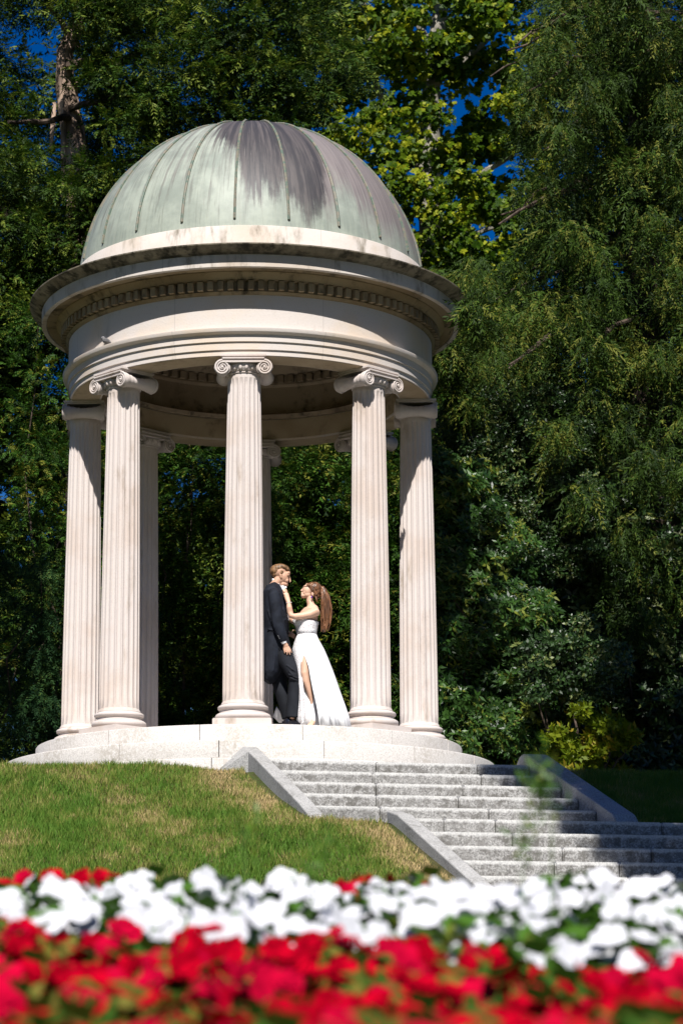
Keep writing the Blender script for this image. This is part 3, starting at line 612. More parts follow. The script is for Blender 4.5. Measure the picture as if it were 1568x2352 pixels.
b.tube([Z3(365, 740, BY+.09), Z3(385, 700, BY+.07), Z3(380, 665, BY+.06)], [.011, .009, .007], 8)
T(b, [(660, 1180, BY-.05, 90, .09), (650, 1330, BY-.10, 80, .09), (640, 1480, BY-.14, 68, .078), (640, 1600, BY-.17, 57, .064), (656, 1690, BY-.17, 50, .054), (690, 1800, BY-.155, 44, .05), (722, 1920, BY-.14, 35, .041), (752, 2040, BY-.13, 25, .030), (768, 2110, BY-.12, 24, .028), (772, 2165, BY-.12, 27, .03)], 18)
c0 = Z3(775, 2190, BY-.12); c0.z = 0; Mr = Matrix.Rotation(R(205+35), 3, 'Z'); q = lambda x, z: c0+Mr @ Vector((x, 0, z))
b.tube([q(-.035, .10), q(0, .095), q(.06, .065), q(.12, .03), q(.155, .018), q(.185, .014)], [(.02, .022), (.034, .03), (.028, .032), (.018, .038), (.014, .038), (.008, .022)], 14, axis=tuple(Mr @ Vector((0, 1, 0))))
T(b, [(690, 1180, BY+.06, 85, .085), (700, 1500, BY+.09, 62, .07), (720, 1800, BY+.10, 45, .05), (745, 2150, BY+.1, 26, .03)], 12)
bride = b.build('person', M['skin_f'], remesh=.0055, smo=2)
tag(bride, 'bride with a long brown ponytail in a white slit gown touching the groom', 'person')
b = MB()
Bl(b, 768, 478, BY, 92, 88, .081, 8); Bl(b, 728, 438, BY, 66, 42, .074, -18); Bl(b, 795, 520, BY, 66, 66, .068); Bl(b, 800, 575, BY, 40, 46, .05)
for s in (-1, 1): T(b, [(672, 425, BY+s*.045, 22, .016), (712, 440, BY+s*.068, 26, .016), (745, 500, BY+s*.076, 24, .012), (790, 560, BY+s*.06, 26, .016)], 10)
b.tube([Z3(842, 478, BY), Z3(872, 472, BY), Z3(884, 492, BY)], [.026, .024, .026], 12)
T(b, [(862, 470, BY, 26, .026), (890, 500, BY, 36, .034), (904, 580, BY, 46, .042), (908, 680, BY, 56, .046), (918, 780, BY, 62, .047), (918, 870, BY, 54, .042), (905, 950, BY, 38, .032), (888, 1020, BY, 26, .022), (880, 1055, BY, 6, .006)], 20)
for i in range(90):
    a = random.uniform(-1, 1); d = random.uniform(-1, .3); y1 = random.uniform(860, 1060); P = []; rad = []
    for q in np.linspace(0, 1, 7):
        y = 480+(y1-480)*q; X = np.interp(y, [470, 580, 780, 900, 1060], [868, 906, 924, 914, 888]); wd = np.interp(y, [470, 580, 780, 900, 1060], [22, 50, 68, 66, 44])
        P.append(Z3(X+wd*a+7*math.sin(q*6+i), y, BY+.055*d*min(1, q*3+.3))); rad.append(.0075*(1-.6*q)+.002)
    b.tube(P, rad, 5)
for i in range(14):
    a = random.uniform(0, 1); b.tube([Z3(700+60*a, 425+30*a, BY-.066), Z3(760+20*a, 450+40*a, BY-.082), Z3(845, 480, BY-.035)], [.004, .006, .005], 5)
T(b, [(775, 570, BY-.058, 14, .008), (790, 620, BY-.066, 12, .007), (800, 660, BY-.06, 6, .005)], 7)
b.build('hair', M['hair_f'], bride, remesh=.0048)
for s in (-1, 1):
    b = MB(); Bl(b, 643, 478, BY+s*.034, 10, 5, .012, 0); b.build('eye', M['eye'], bride)
    b = MB(); T(b, [(622, 455, BY+s*.026, 3, .006), (645, 448, BY+s*.044, 4, .006), (668, 456, BY+s*.056, 3, .004)], 6); b.build('eyebrow', M['hair_f'], bride)
    b = MB(); Bl(b, 727, 595, BY+s*.074, 11, 13, .008); Bl(b, 724, 578, BY+s*.073, 5, 7, .004); b.build('earring', M['purple'], bride)
b = MB(); Bl(b, 591, 543, BY, 7, 3.5, .013); Bl(b, 594, 556, BY, 7, 4, .012); b.build('lips', M['lip'], bride)
b = MB(); c0 = Z3(431, 668, SHY)
b.tube([c0+Vector((.030*math.cos(a), .029*math.sin(a), .004*math.cos(a))) for a in np.linspace(0, 2*PI, 25)], [.0035]*25, 6, axis=(0, 0, 1)); b.build('bracelet', M['silver'], bride)
# gown: bodice, overskirt open at the side slit, lace front panel, train on the floor
def skirt(name, rows, m, a_lo, a_hi, folds=0, n=96, solid=.004):
    V = []; F = []
    for (Y, l, r, d, wy, lo, hi) in rows:
        c_, a_ = (l+r)/2, (r-l)/2
        f = lambda x: -math.acos(max(-1, min(1, (x-c_)/a_)))
        A0 = f(lo) if lo is not None else a_lo; A1 = (f(hi)+2*PI) if hi is not None else a_hi
        base = Z3(c_, Y, wy)
        if Y > 2235: base.z = .006
        k = np.clip((Y-1150)/1000, 0, 1)*folds
        for i in range(n+1):
            a = A0+(A1-A0)*i/n; w_ = 1+k*(.035*math.sin(9*a+Y*.0009)+.03*math.sin(17*a+1.3)+.015*math.sin(31*a))
            V.append(base+Vector((a_*PXM*math.cos(a)*w_, d*math.sin(a)*w_, 0)))
    q = len(rows)
    F = [(i*(n+1)+k, i*(n+1)+k+1, (i+1)*(n+1)+k+1, (i+1)*(n+1)+k) for i in range(q-1) for k in range(n)]
    mb = MB(); mb.add(V, F); o = mb.build(name, m, bride, True, 70)
    s_ = o.modifiers.new('cloth', 'SOLIDIFY'); s_.thickness = solid; s_.offset = 1
    return o
RW = [(1075, 545, 783, .118, BY), (1150, 512, 818, .14, BY), (1270, 478, 885, .175, BY), (1385, 492, 932, .20, BY-.01), (1440, 500, 952, .215, BY-.015), (1540, 515, 988, .235, BY-.02), (1700, 530, 1040, .26, BY-.03), (1850, 535, 1086, .285, BY-.035), (2000, 538, 1132, .31, BY-.04), (2150, 540, 1180, .33, BY-.04), (2245, 542, 1215, .345, BY-.04)]
SR = [620, 620, 621, 622, 645, 680, 706, 735, 768, 796, 815]; SL = [619, 619, 620, 621, 606, 596, 600, 618, 632, 640, 645]
# sheath under the gown (lace side) and the tulle overskirt
sk = skirt('overskirt', [(y, l, r, d, wy, SR[i], None) for i, (y, l, r, d, wy) in enumerate(RW)], M['tulle'], 0, PI*.98, 1.7)
skirt('lace_panel', [(y, l+2, r, d*.985, wy, None, SL[i]) for i, (y, l, r, d, wy) in enumerate(RW)], M['lace'], PI*.98, 0, .8, 60)
skirt('inner_panel', [(y, l+24, min(r, 900), d*.55, wy+.05, None, None) for (y, l, r, d, wy) in RW[4:]], M['tulle'], PI*.9, PI*1.72, 1.2, 60)
b = MB(); V = []; F = []; n = 64
BR = [(1090, 540, 786, .119), (1040, 532, 790, .121), (985, 524, 800, .125), (935, 508, 814, .131), (900, 500, 818, .134), (870, 506, 812, .13)]
for j, (Y, l, r, d) in enumerate(BR):
    c_, a_ = (l+r)/2, (r-l)/2
    for i in range(n):
        a = 2*PI*i/n; ca = math.cos(a); y_ = Y
        if j >= 3: y_ = Y+[0, 0, 0, 8, 30, 62][j]*(.5+.5*ca)+[0, 0, 0, 0, 0, 14][j]*max(0, math.cos(2*a+PI))*.4
        p = Z3(c_, y_, BY); bust = .018*max(0, -ca)**2*math.exp(-((Y-915)/45)**2)*(1+.0*a)
        V.append(p+Vector(((a_*PXM+bust)*ca, d*math.sin(a), 0)))
F = [(i*n+k, i*n+(k+1) % n, (i+1)*n+(k+1) % n, (i+1)*n+k) for i in range(len(BR)-1) for k in range(n)]
b.add(V, F); o = b.build('bodice', M['lace'], bride, True, 70); s_ = o.modifiers.new('cloth', 'SOLIDIFY'); s_.thickness = .006; s_.offset = 1
b = MB(); V = []; F = []                    # end of the train behind the groom
for i in range(13):
    for j in range(7):
        q, r_ = i/12, j/6; A = Z3(222+78*q, 2095+140*q, BY+.30); B_ = Z3(270+130*q, 1960+275*q, BY+.20); p = A.lerp(B_, r_); p.y += .012*math.sin(q*9+r_*7); p.z = max(p.z-.05*(1-q), .005); V.append(p)
F = [(i*7+j, i*7+j+1, (i+1)*7+j+1, (i+1)*7+j) for i in range(12) for j in range(6)]
b.add(V, F); o = b.build('train', M['tulle'], bride, True, 80); s_ = o.modifiers.new('cloth', 'SOLIDIFY'); s_.thickness = .004
# ------------------------------------------------------------------ trees and shrubs
def unit(v): return v/np.maximum(np.linalg.norm(v, axis=-1, keepdims=True), 1e-9)
def kite(base, d, L, W, nrm=(0, 0, 1), k=.42):
    base, d, nrm = np.array(base, float), unit(np.array(d, float)), np.array(nrm, float)
    s = np.cross(nrm, d); s = s/max(np.linalg.norm(s), 1e-6)
    return np.array([base, base+d*L*k-s*W/2, base+d*L, base+d*L*k+s*W/2])
def t_frond(n=7, L=.30, leaf=.095, W=.022, droop=.4, seed=1):
    g = np.random.default_rng(seed); out = []
    for i in range(n):
        q = (i+.4)/n; p = np.array([q*L, 0, -droop*(q*L)**2/L*1.1]); l = leaf*(1.05-.62*q)
        for s in (-1, 1): out.append(kite(p, (math.cos(.85), s*math.sin(.85), -.25-droop*q+g.normal(0, .18)), l*g.uniform(.8, 1.2), W*g.uniform(.8, 1.2), (g.normal(0, .45), g.normal(0, .45), 1)))
    out.append(kite((L*.85, 0, -droop*L*.8), (1, 0, -.6), leaf*.8, W)); out.append(kite((0, 0, 0), (1, 0, -.12), L*.7, W*.5)); return np.array(out)
def t_weep(n=9, L=.42, leaf=.085, W=.017, seed=2):
    g = np.random.default_rng(seed); out = []
    for i in range(n):
        q = i/n; p = np.array([L*(.55*q+.12*math.sin(q*3)), 0, -L*(q**1.5)*.95])
        for s in (-1, 1): out.append(kite(p, (.45, s*.5+g.normal(0, .25), -.75+g.normal(0, .2)), leaf*g.uniform(.7, 1.25)*(1.1-.4*q), W*g.uniform(.8, 1.3), (1, g.normal(0, .6), .4)))
    return np.array(out)
def t_rosette(n=6, L=.11, W=.042, seed=3, up=.35, spread=1.):
    g = np.random.default_rng(seed); out = []
    for i in range(n):
        a = 2*PI*i/n+g.uniform(-.3, .3); d = (up+g.normal(0, .25), math.cos(a)*spread, math.sin(a)*spread)
        out.append(kite((g.uniform(0, .05), 0, 0), d, L*g.uniform(.75, 1.2), W*g.uniform(.8, 1.2), (1, g.normal(0, .5), g.normal(0, .5))))
    return np.array(out)
def place(Tm, C, D, S, g, up=(0, 0, 1), roll=.5):
    n = len(C); X = unit(np.asarray(D, float)); U = np.tile(np.array(up, float), (n, 1))+g.normal(0, roll, (n, 3))
    Z = unit(U-X*(U*X).sum(1, keepdims=True)); Y = np.cross(Z, X); Mx = np.stack([X, Y, Z], -1).astype(np.float32)
    return np.einsum('nij,kqj->nkqi', Mx, Tm.astype(np.float32))*np.asarray(S, np.float32)[:, None, None, None]+np.asarray(C, np.float32)[:, None, None, :]
def fill(C0, Rd, n, g, mode='shell'):
    """n points in an ellipsoid pad, denser towards the outside"""
    d = unit(g.normal(0, 1, (n, 3))); r = g.uniform(0, 1, n)**(.40 if mode == 'shell' else .6)
    return C0+d*r[:, None]*Rd, d
def crown(name, parent, m, Ts, pads, per, size, g, out=(0, -.4, -.1), jit=.5, up=(0, 0, 1), roll=.5, kind='flat', tvar=.28):
    """pads: list of (centre, radii, outward direction); every pad carries `per` sprays"""
    A = []; tones = []
    Ts = Ts if isinstance(Ts, list) else [Ts]
    for c_, rd, od in pads:
        Tm = Ts[g.integers(len(Ts))]; k = max(3, int(per*g.uniform(.7, 1.3))); P, d = fill(np.array(c_), np.array(rd), k, g)
        D = unit(np.array(od)+np.array(out)+d*.8+g.normal(0, jit, (k, 3)))
        A.append(place(Tm, P, D, size*g.uniform(.8, 1.2)*g.uniform(.6, 1.35, k), g, up, roll))
        tn = np.clip(g.uniform(.15, .85)+g.normal(0, tvar, (k, 1))+g.normal(0, .12, (k, len(Tm))), 0, 1); tones.append(tn.ravel())
    Vq = np.concatenate([a.reshape(-1, 4, 3) for a in A]); return quads(name, Vq, m, np.concatenate(tones), parent)
def branch(b, p0, p1, r0, r1, sag=.0, wob=.03, n=9, g=rng):
    p0, p1 = np.array(p0, float), np.array(p1, float); P = []; rad = []
    L = np.linalg.norm(p1-p0); w_ = g.normal(0, wob*L, (n, 3)); w_[0] = 0; w_[-1] = 0
    for i in range(n):
        q = i/(n-1); P.append(p0+(p1-p0)*q+w_[i]*.5+np.array([0, 0, -sag*L*4*q*(1-q)])); rad.append(r0+(r1-r0)*q)
    b.tube(P, rad, 7); return P
def twigs(tr, p, d, n, L, g, r=.008):
    b = MB()
    for i in range(n):
        dd = unit(np.array(d)+g.normal(0, .55, 3)); P = branch(b, p, np.array(p)+dd*L*g.uniform(.5, 1.2), r, .002, g.uniform(-.1, .12), .07, 6, g)
        for j in (2, 3, 4):
            d2 = unit(dd+g.normal(0, .7, 3)); branch(b, P[j], P[j]+d2*L*.35*g.uniform(.5, 1.3), r*.55, .0015, .05, .08, 4, g)
def tree(name, label, loc, cat='tree', group=None):
    o = empty(name, loc); tag(o, label, cat, group); return o
def L_(o, p): return np.array(p, float)-np.array(o.location)
G = np.random.default_rng
FR1, FR2, WP, = t_frond(), t_frond(6, .26, .085, .020, .15, 5), t_weep()
WP = [WP, t_weep(11, .55, .07, .013, 12), t_weep(7, .30, .10, .02, 13), t_frond(7, .34, .09, .018, 1.0, 14)]; FR1 = [FR1, t_frond(8, .24, .08, .02, .2, 15), t_frond(6, .36, .11, .022, .6, 16)]
SPR = t_frond(9, .34, .07, .014, .5, 8); LAU = t_rosette(6, .115, .040, 3); HOL = t_rosette(7, .065, .03, 4, .5); MAP = t_rosette(5, .15, .125, 6, .1)
LIM = t_rosette(5, .085, .04, 7, .6)
def pads_px(n, box, y0, y1, rad, g, flat=.5, keep=None, od=(0, -1, -.1)):
    """foliage pads through the volume that a tree fills between two depths"""
    out = []; x0, yt, x1, yb = box; tries = 0
    while len(out) < n and tries < n*30:
        tries += 1; x, y = g.uniform(x0, x1), g.uniform(yt, yb)
        if keep and not keep(x, y, g): continue
        q = g.uniform(0, 1); c_ = at(x, y, y0+(y1-y0)*q); r = rad*g.uniform(.6, 1.35)
        out.append((c_, (r, r*.9, r*flat), od))
    return out
def shift(pads, o): return [(L_(o, c_), r, d) for c_, r, d in pads]
def lin(x, xs, ys): return float(np.interp(x, xs, ys))
# 1 old yew on the left with the peeling trunk
g = G(21); pt = at(185, 640, 9.2); tr = tree('yew_tree', 'tall dark yew with peeling reddish trunk rising behind the left of the dome', (pt[0], 9.2, -.5))
b = MB(); T0 = [L_(tr, p) for p in ((at(200, 640, 9.2)*[1, 1, 0]+[0, 0, -.6]), at(198, 700, 9.2), at(186, 420, 9.2), at(170, 320, 9.2), at(150, 200, 9.2), at(150, 120, 9.2), at(190, 20, 9.3), at(215, -120, 9.4), at(230, -300, 9.4))]
b.tube(T0, [.30, .25, .215, .20, .155, .14, .13, .10, .05], 14)
for x, y, x2, y2, r_ in ((180, 110, 120, 20, .07), (120, 20, 60, -60, .05)): branch(b, L_(tr, at(x, y, 9.2)), L_(tr, at(x2, y2, 9.0)), r_, r_*.7, g=g)
for k in range(26):
    a = g.uniform(0, 2*PI); i = g.integers(1, 5); p = T0[i]+np.array([.17*math.cos(a), .17*math.sin(a), g.uniform(-.6, .4)]); b.tube([p, p+np.array([.02*math.cos(a), .02*math.sin(a), -.4]), p+np.array([.05*math.cos(a), .05*math.sin(a), -.8])], [(.03, .008), (.04, .01), (.02, .006)], 6)
b.build('trunk', M['bark'], tr)
b = MB()
for p0, p1, r0, r1 in (((-60, 455, 8.2), (60, 505, 8.6), .12, .11), ((60, 505, 8.6), (150, 560, 9.0), .11, .13), ((190, 560, 9), (330, 640, 8.7), .10, .06), ((160, 250, 9), (480, 160, 8.0), .06, .025), ((160, 270, 9), (20, 280, 8.2), .06, .03), ((180, 400, 9), (420, 330, 8.2), .07, .025), ((150, 150, 9), (620, 60, 8.4), .08, .03)):
    branch(b, L_(tr, at(*p0)), L_(tr, at(*p1)), r0, r1, .02, .03, 9, g)
b.build('limb', M['darkbark'], tr)
b = MB()
for x, y, wy, dx, dz, L in ((230, 165, 8, .6, .1, 1.0), (420, 85, 7.6, .1, -1, 1.5), (530, 30, 7.4, .5, -.3, 1.), (490, 150, 7.6, 1, -.12, 1.2), (450, 140, 7.6, .3, -.9, .9), (560, 170, 7.5, 1, -.55, 1.1), (270, 200, 7.8, 0, -1, 1.2), (620, 110, 7.6, 1, .35, 1.1), (195, 180, 8.4, 1, .05, .5), (300, 300, 8, .5, -.4, .6)):
    twigs(tr, L_(tr, at(x, y, wy)), (dx, -.2, dz), 2, L, g, .010)
def keepA(x, y, g):
    if x > 560 and y > lin(x, [560, 820], [330, 250]): return False
    gx = 60 < x < 95 and 30 < y < 190
    if x < 130 and 60 < y < 330 and g.random() < .45: return False
    if 120 < x < 190 and 110 < y < 330: return False
    if x > 640 and g.random() < (x-640)/260: return False
    return True
pa = [q for q in pads_px(980, (-140, -160, 850, 760), 6.8, 10.5, .30, g, .5, keepA) if q[0][1] > 9.6 or not (lin(q[0][2], [8.5, 12.5], [-3.95, -4.15]) < q[0][0] < lin(q[0][2], [8.5, 12.5], [-2.75, -2.95]) and at(0, 390, 9)[2] < q[0][2] < at(0, 60, 9)[2])]
crown('crown', tr, M['yew'], FR1, shift(pa, tr), 30, 1.0, g)
# 2 bright maple behind, right of the dome
g = G(22); pm_ = at(1010, 700, 19); tr = tree('maple_tree', 'broad bright yellow-green maple with sky showing through behind the dome', (pm_[0], 19, -.5))
b = MB(); stem = [L_(tr, p) for p in (at(1010, 700, 19)*[1, 1, 0]+[0, 0, -.6], at(1000, 700, 19), at(985, 430, 19), at(990, 200, 19), at(1020, -60, 19), at(1040, -320, 19))]; b.tube(stem, [.34, .28, .24, .19, .14, .07], 12)
for p0, p1, r0 in (((985, 420, 19), (860, 180, 18.5), .13), ((860, 180, 18.5), (820, -100, 18), .09), ((990, 210, 19), (1150, 60, 18.5), .10), ((985, 480, 19), (1180, 350, 18.6), .10), ((985, 560, 19), (1140, 520, 18), .09), ((1000, 130, 19), (900, -60, 19), .08), ((1060, 900, 19), (1150, 800, 18), .12)):
    branch(b, L_(tr, at(*p0)), L_(tr, at(*p1)), r0, r0*.5, .0, .03, 9, g)
b.build('trunk', M['palebark'], tr)
def keepM(x, y, g):
    for cx, cy, rx, ry in ((900, 195, 52, 26), (1105, 215, 46, 24), (1180, 140, 30, 30), (1235, 25, 40, 20), (985, 470, 20, 16), (1120, 480, 20, 20), (960, 245, 22, 24), (830, 240, 20, 20)):
        if ((x-cx)/rx)**2+((y-cy)/ry)**2 < 1: return False
    return True
pa = pads_px(430, (700, -160, 1290, 960), 17, 20.5, .48, g, .55, keepM)
crown('crown', tr, M['maple'], MAP, shift(pa, tr), 56, .66, g, (0, -.5, .3), .7, tvar=.32)
# 3 big weeping conifer on the right
g = G(23); pm_ = at(1500, 1000, 4.5); tr = tree('weeping_conifer', 'huge drooping conifer with brown tipped sprays filling the right side', (pm_[0], 4.5, -.5))
b = MB(); stem = [L_(tr, p) for p in (at(1500, 1000, 4.5)*[1, 1, 0]+[0, 0, -.6], at(1500, 1100, 4.5), at(1480, 500, 4.6), at(1470, 0, 4.6), at(1465, -400, 4.6))]; b.tube(stem, [.38, .32, .25, .17, .06], 14)
limbs = []
for k in range(46):
    y = g.uniform(-250, 1250); x1 = g.choice([-1, 1])*g.uniform(120, 420)+1490; x1 = max(x1, lin(y, [-250, 100, 500, 800, 1250], [1180, 1130, 1080, 1000, 1250])); wy = g.uniform(1.4, 5)
    limbs.append(branch(b, L_(tr, at(1490, y-60, 4.5)), L_(tr, at(x1, y+40, wy)), .05, .012, -.06, .02, 9, g))
b.build('trunk', M['darkbark'], tr)
b = MB()
for k in range(30):
    x, y = g.uniform(1090, 1600), g.uniform(-80, 950); twigs(tr, L_(tr, at(x, y, g.uniform(1.4, 3))), (g.uniform(-.9, .2), -.3, -.75), 2, g.uniform(.4, .8), g, .007)
def keepW(x, y, g):
    lim = lin(y, [-200, 0, 100, 200, 330, 450, 560, 700, 800, 900, 1000, 1150, 1400], [1300, 1275, 1225, 1160, 1190, 1215, 1190, 1130, 1060, 1120, 1230, 1330, 1390])
    return x > lim+g.normal(0, 14) and (y < 1120 or g.random() < .5)
pa = pads_px(620, (980, -200, 1760, 1420), 1.5, 4.8, .26, g, .9, keepW, (0, -.6, -.25))
pa += pads_px(40, (985, 600, 1080, 960), 1.6, 2.6, .22, g, .6, lambda x, y, g: y < lin(x, [985, 1080], [800, 960]) and y > lin(x, [985, 1080], [610, 640]), (-.8, -.5, -.2))
pa += [q for q in pads_px(46, (1022, 600, 1110, 770), -1.3, .4, .14, g, .6, None, (-.6, -.5, -.3)) if math.hypot(q[0][0], q[0][1]) > 2.80]
crown('crown', tr, M['weep'], WP, shift(pa, tr), 40, .80, g, (-.15, -.35, -.45), .5, tvar=.32)
# 4 glossy holly, two of them
def bush(name, label, x, wy, box, y0, y1, npad, rad, per, m, tm, size, seed, keep=None, cat='shrub', out=(0, -.3, .35), stems=7, stem_m='darkbark', group=None, twig=0, jit=.6):
    g = G(seed); p = at(x, box[3], wy); z = -.55; tr = tree(name, label, (p[0], wy, z), cat, group); b = MB()
    pa = pads_px(npad, box, y0, y1, rad, g, .7, keep); pa = [q for q in pa if q[0][2] > z+.05]
    idx = g.choice(len(pa), min(stems, len(pa)), replace=False)
    for i in idx: branch(b, (g.normal(0, .1), g.normal(0, .1), -.1), L_(tr, pa[i][0]), .028, .006, .03, .05, 8, g)
    b.build('trunk' if cat == 'tree' else 'stems', M[stem_m], tr)
    if twig:
        for i in range(twig): twigs(tr, L_(tr, at(g.uniform(box[0], box[2]), g.uniform(box[1], box[1]+.6*(box[3]-box[1])), y0-.1)), (g.normal(0, .4), -.2, .6), 2, .5, g, .007)
    crown('crown' if cat == 'tree' else 'foliage', tr, m, tm, shift(pa, tr), per, size, g, out, jit); return tr
def ell(cx, cy, rx, ry): return lambda x, y, g: ((x-cx)/rx)**2+((y-cy)/ry)**2 < 1+g.normal(0, .12)
bush('holly_tree', 'glossy dark holly with pale shoot tips just right of the rightmost column', 1180, 3.6, (1010, 890, 1380, 1330), 2.1, 3.8, 230, .20, 64, M['holly'], HOL, .85, 31, lambda x, y, g: x > lin(y, [870, 960, 1100, 1200, 1330], [1060, 1015, 1030, 1080, 1110])+g.normal(0, 15), 'tree')
bush('holly_bush', 'rounded glossy holly bush catching the light above the right cheek wall of the stairs', 1310, 1.9, (1170, 1430, 1430, 1700), 1.2, 2.8, 60, .19, 64, M['holly'], HOL, .95, 32, ell(1310, 1530, 115, 95), 'bush')
bush('laurel_shrub', 'tall dense laurel with matt green leaves behind the rightmost column', 1120, 2.6, (985, 1050, 1330, 1790), 1.7, 3.6, 460, .23, 52, M['laurel'], LAU, .74, 33, lambda x, y, g: x < lin(y, [1050, 1250, 1500, 1800], [1090, 1210, 1250, 1230])+g.normal(0, 20))
bush('yellow_shrub', 'low yellow-green leafy shrub behind the top of the right cheek wall', 1330, 1.4, (1200, 1630, 1450, 1800), .7, 1.9, 40, .13, 36, M['lime'], LIM, 1.0, 34, lambda x, y, g: y > lin(x, [1200, 1260, 1330, 1450], [1735, 1690, 1630, 1690]))
bush('spruce_tree', 'spruce with dark bluish sprays drooping at the left edge behind the lawn', -90, 4.2, (-220, 1230, 150, 1760), 2.8, 4.6, 110, .24, 30, M['spruce'], SPR, 1.0, 35, lambda x, y, g: x < lin(y, [1230, 1290, 1400, 1560, 1760], [60, 120, 90, 140, 60]), 'tree', (.5, -.5, -.35))
bush('cypress_tree', 'slim green cypress beside the leftmost column of the temple', 90, 5.4, (10, 700, 330, 1760), 4.6, 6.4, 210, .24, 26, M['cedar'], FR2, .9, 36, lambda x, y, g: g.random() < lin(x, [10, 90, 330], [.25, 1, .8]), 'tree', (.1, -.4, .1))
bush('dense_yew', 'dense dark green yew seen between the two left gaps of the columns', 430, 4.6, (300, 860, 640, 1760), 3.7, 5.4, 330, .27, 28, M['cedar'], FR2, .95, 37, None, 'tree', (0, -.4, .1))
bush('cedar_tree', 'sunlit green cedar with bare pale twigs right behind the bride and groom', 760, 6.8, (600, 880, 1010, 1780), 5.8, 7.8, 400, .27, 28, M['cedar'], FR1, .9, 38, None, 'tree', (0, -.4, .1), twig=10)
bush('backdrop_fir', 'dim fir filling the gap between the yew trunk and the maple above the dome', 380, 13.5, (-260, -220, 800, 1000), 12.5, 15, 330, .55, 34, M['yew'], FR1, 1.7, 41, lambda x, y, g: not (20 < x < 110 and 40 < y < 190 and g.random() < .8) and not (x > 700 and y > 150), 'tree', (0, -.4, -.1), stems=5)
bush('dark_fir', 'deep green fir in shadow seen low between the middle columns', 620, 9.5, (250, 880, 1060, 1780), 8.6, 10.6, 230, .5, 34, M['yew'], FR1, 1.5, 42, None, 'tree', (0, -.4, -.1), stems=4)
bush('backdrop_fir', 'dim fir closing the gaps behind the huge drooping conifer on the right', 1450, 9.5, (1150, -220, 1760, 1250), 8.5, 11, 330, .5, 34, M['yew'], FR1, 1.6, 43, lambda x, y, g: x > lin(y, [-200, 300, 700, 1250], [1330, 1260, 1180, 1150]), 'tree', (0, -.4, -.1), stems=5)
bush('shade_yew', 'tall dark yew standing behind the temple between the cypress and the left column', 60, 10.5, (-200, 560, 320, 1760), 9, 11.5, 260, .5, 34, M['yew'], FR1, 1.5, 39, None, 'tree', (0, -.4, -.1))
# undergrowth below the weeping conifer, deep shade put in by darker holly leaf colour
bush('shade_toned_laurel', 'laurel at the right edge, leaves coloured dark to give deep shade', 1480, 4.2, (1280, 1080, 1740, 1800), 3.0, 5.6, 280, .32, 40, M['holly'], LAU, 1.0, 40, None, 'shrub')
# far wood behind everything: no tree of it can be told apart
g = G(24); pads = []
for k in range(560):
    x = g.uniform(-14, 22); z = g.uniform(-.5, 17)*g.uniform(.55, 1)
    pads.append(((x, 27+g.uniform(-3, 6), z), (1.3, 1.1, .9), (0, -1, 0)))
wd = crown('woodland', None, M['wood_leaf'], MAP, pads, 46, 1.9, g, (0, -.5, .1), .7); tag(wd, kind='stuff')
# tree beside the stairs, out of the picture, whose shade lies on their right end
g = G(25); tr = tree('shade_tree', 'unseen tall broad tree whose shade falls over the right end of the stairs', (10.5, -10.5, -2.2)); b = MB()
b.tube([(0, 0, -.3), (0, 0, 3), (-.3, .2, 8), (-.6, .4, 14)], [.5, .4, .3, .15], 12); pads = []
k = 0
while k < 560:
    x0, z0, y = g.uniform(2.4, 9.5), g.uniform(-11, 4.2), g.uniform(-16, -5)
    if z0 < -3.2 and (x0 < 2.75+(-z0-3)*.19 or g.random() < (.5 if x0 < 3.35+(-z0-3)*.19 else .06)): continue
    if -3.2 <= z0 < -.2 and x0 < 4.3+.5*math.sin(2*z0) : continue
    if z0 >= -.2 and (x0 < 4.6 or g.random() < .12*z0): continue
    if ((x0-4.45)/1.0)**2+((z0+1.4)/1.6)**2 < 1: continue
    p = np.array([x0+.07*y, y, z0-1.19*y])
    if p[2] < .451*(28+y)-3.28+1.3: continue
    k += 1; q_ = .36 if x0 < 3.35+max(0, -z0-3)*.19 else .62; pads.append((L_(tr, p), (q_, q_, q_*.75), (0, 0, .3)))
    if k % 5 == 0: branch(b, (-.2, .1, 5+.045*k), L_(tr, p), .1, .02, 0, .03, 7, g)
b.build('trunk', M['darkbark'], tr); crown('crown', tr, M['maple'], MAP, pads, 44, 1.3, g, (0, 0, .2), .8)
g = G(26); tr = tree('shade_tree', 'unseen tall tree added left of the lawn to shade the trees at the left edge', (-8.5, -4.5, -1.2)); b = MB()  # outside the view, put in to darken the woods on the left
b.tube([(0, 0, -.3), (0, 0, 4), (.3, .1, 9), (.5, .2, 15)], [.45, .36, .26, .1], 12); pads = []
while len(pads) < 270:
    x0, z0, y = g.uniform(-9.5, -3.3), g.uniform(-1.5, 8.5), g.uniform(-9, -2)
    if g.random() < .3 or ((x0+4.)/.5)**2+((z0+1.2)/1.2)**2 < 1: continue
    p = np.array([x0+.07*y, y, z0-1.19*y])
    if p[2] < .451*(28+y)-3.28+1.3 or p[0] > -3.4: continue
    pads.append((L_(tr, p), (.62, .62, .45), (0, 0, .3)))
    if len(pads) % 6 == 0: branch(b, (.2, .1, 5+.05*len(pads)), L_(tr, p), .09, .02, 0, .03, 7, g)
b.build('trunk', M['darkbark'], tr); crown('crown', tr, M['maple'], MAP, pads, 44, 1.3, g, (0, 0, .2), .8)
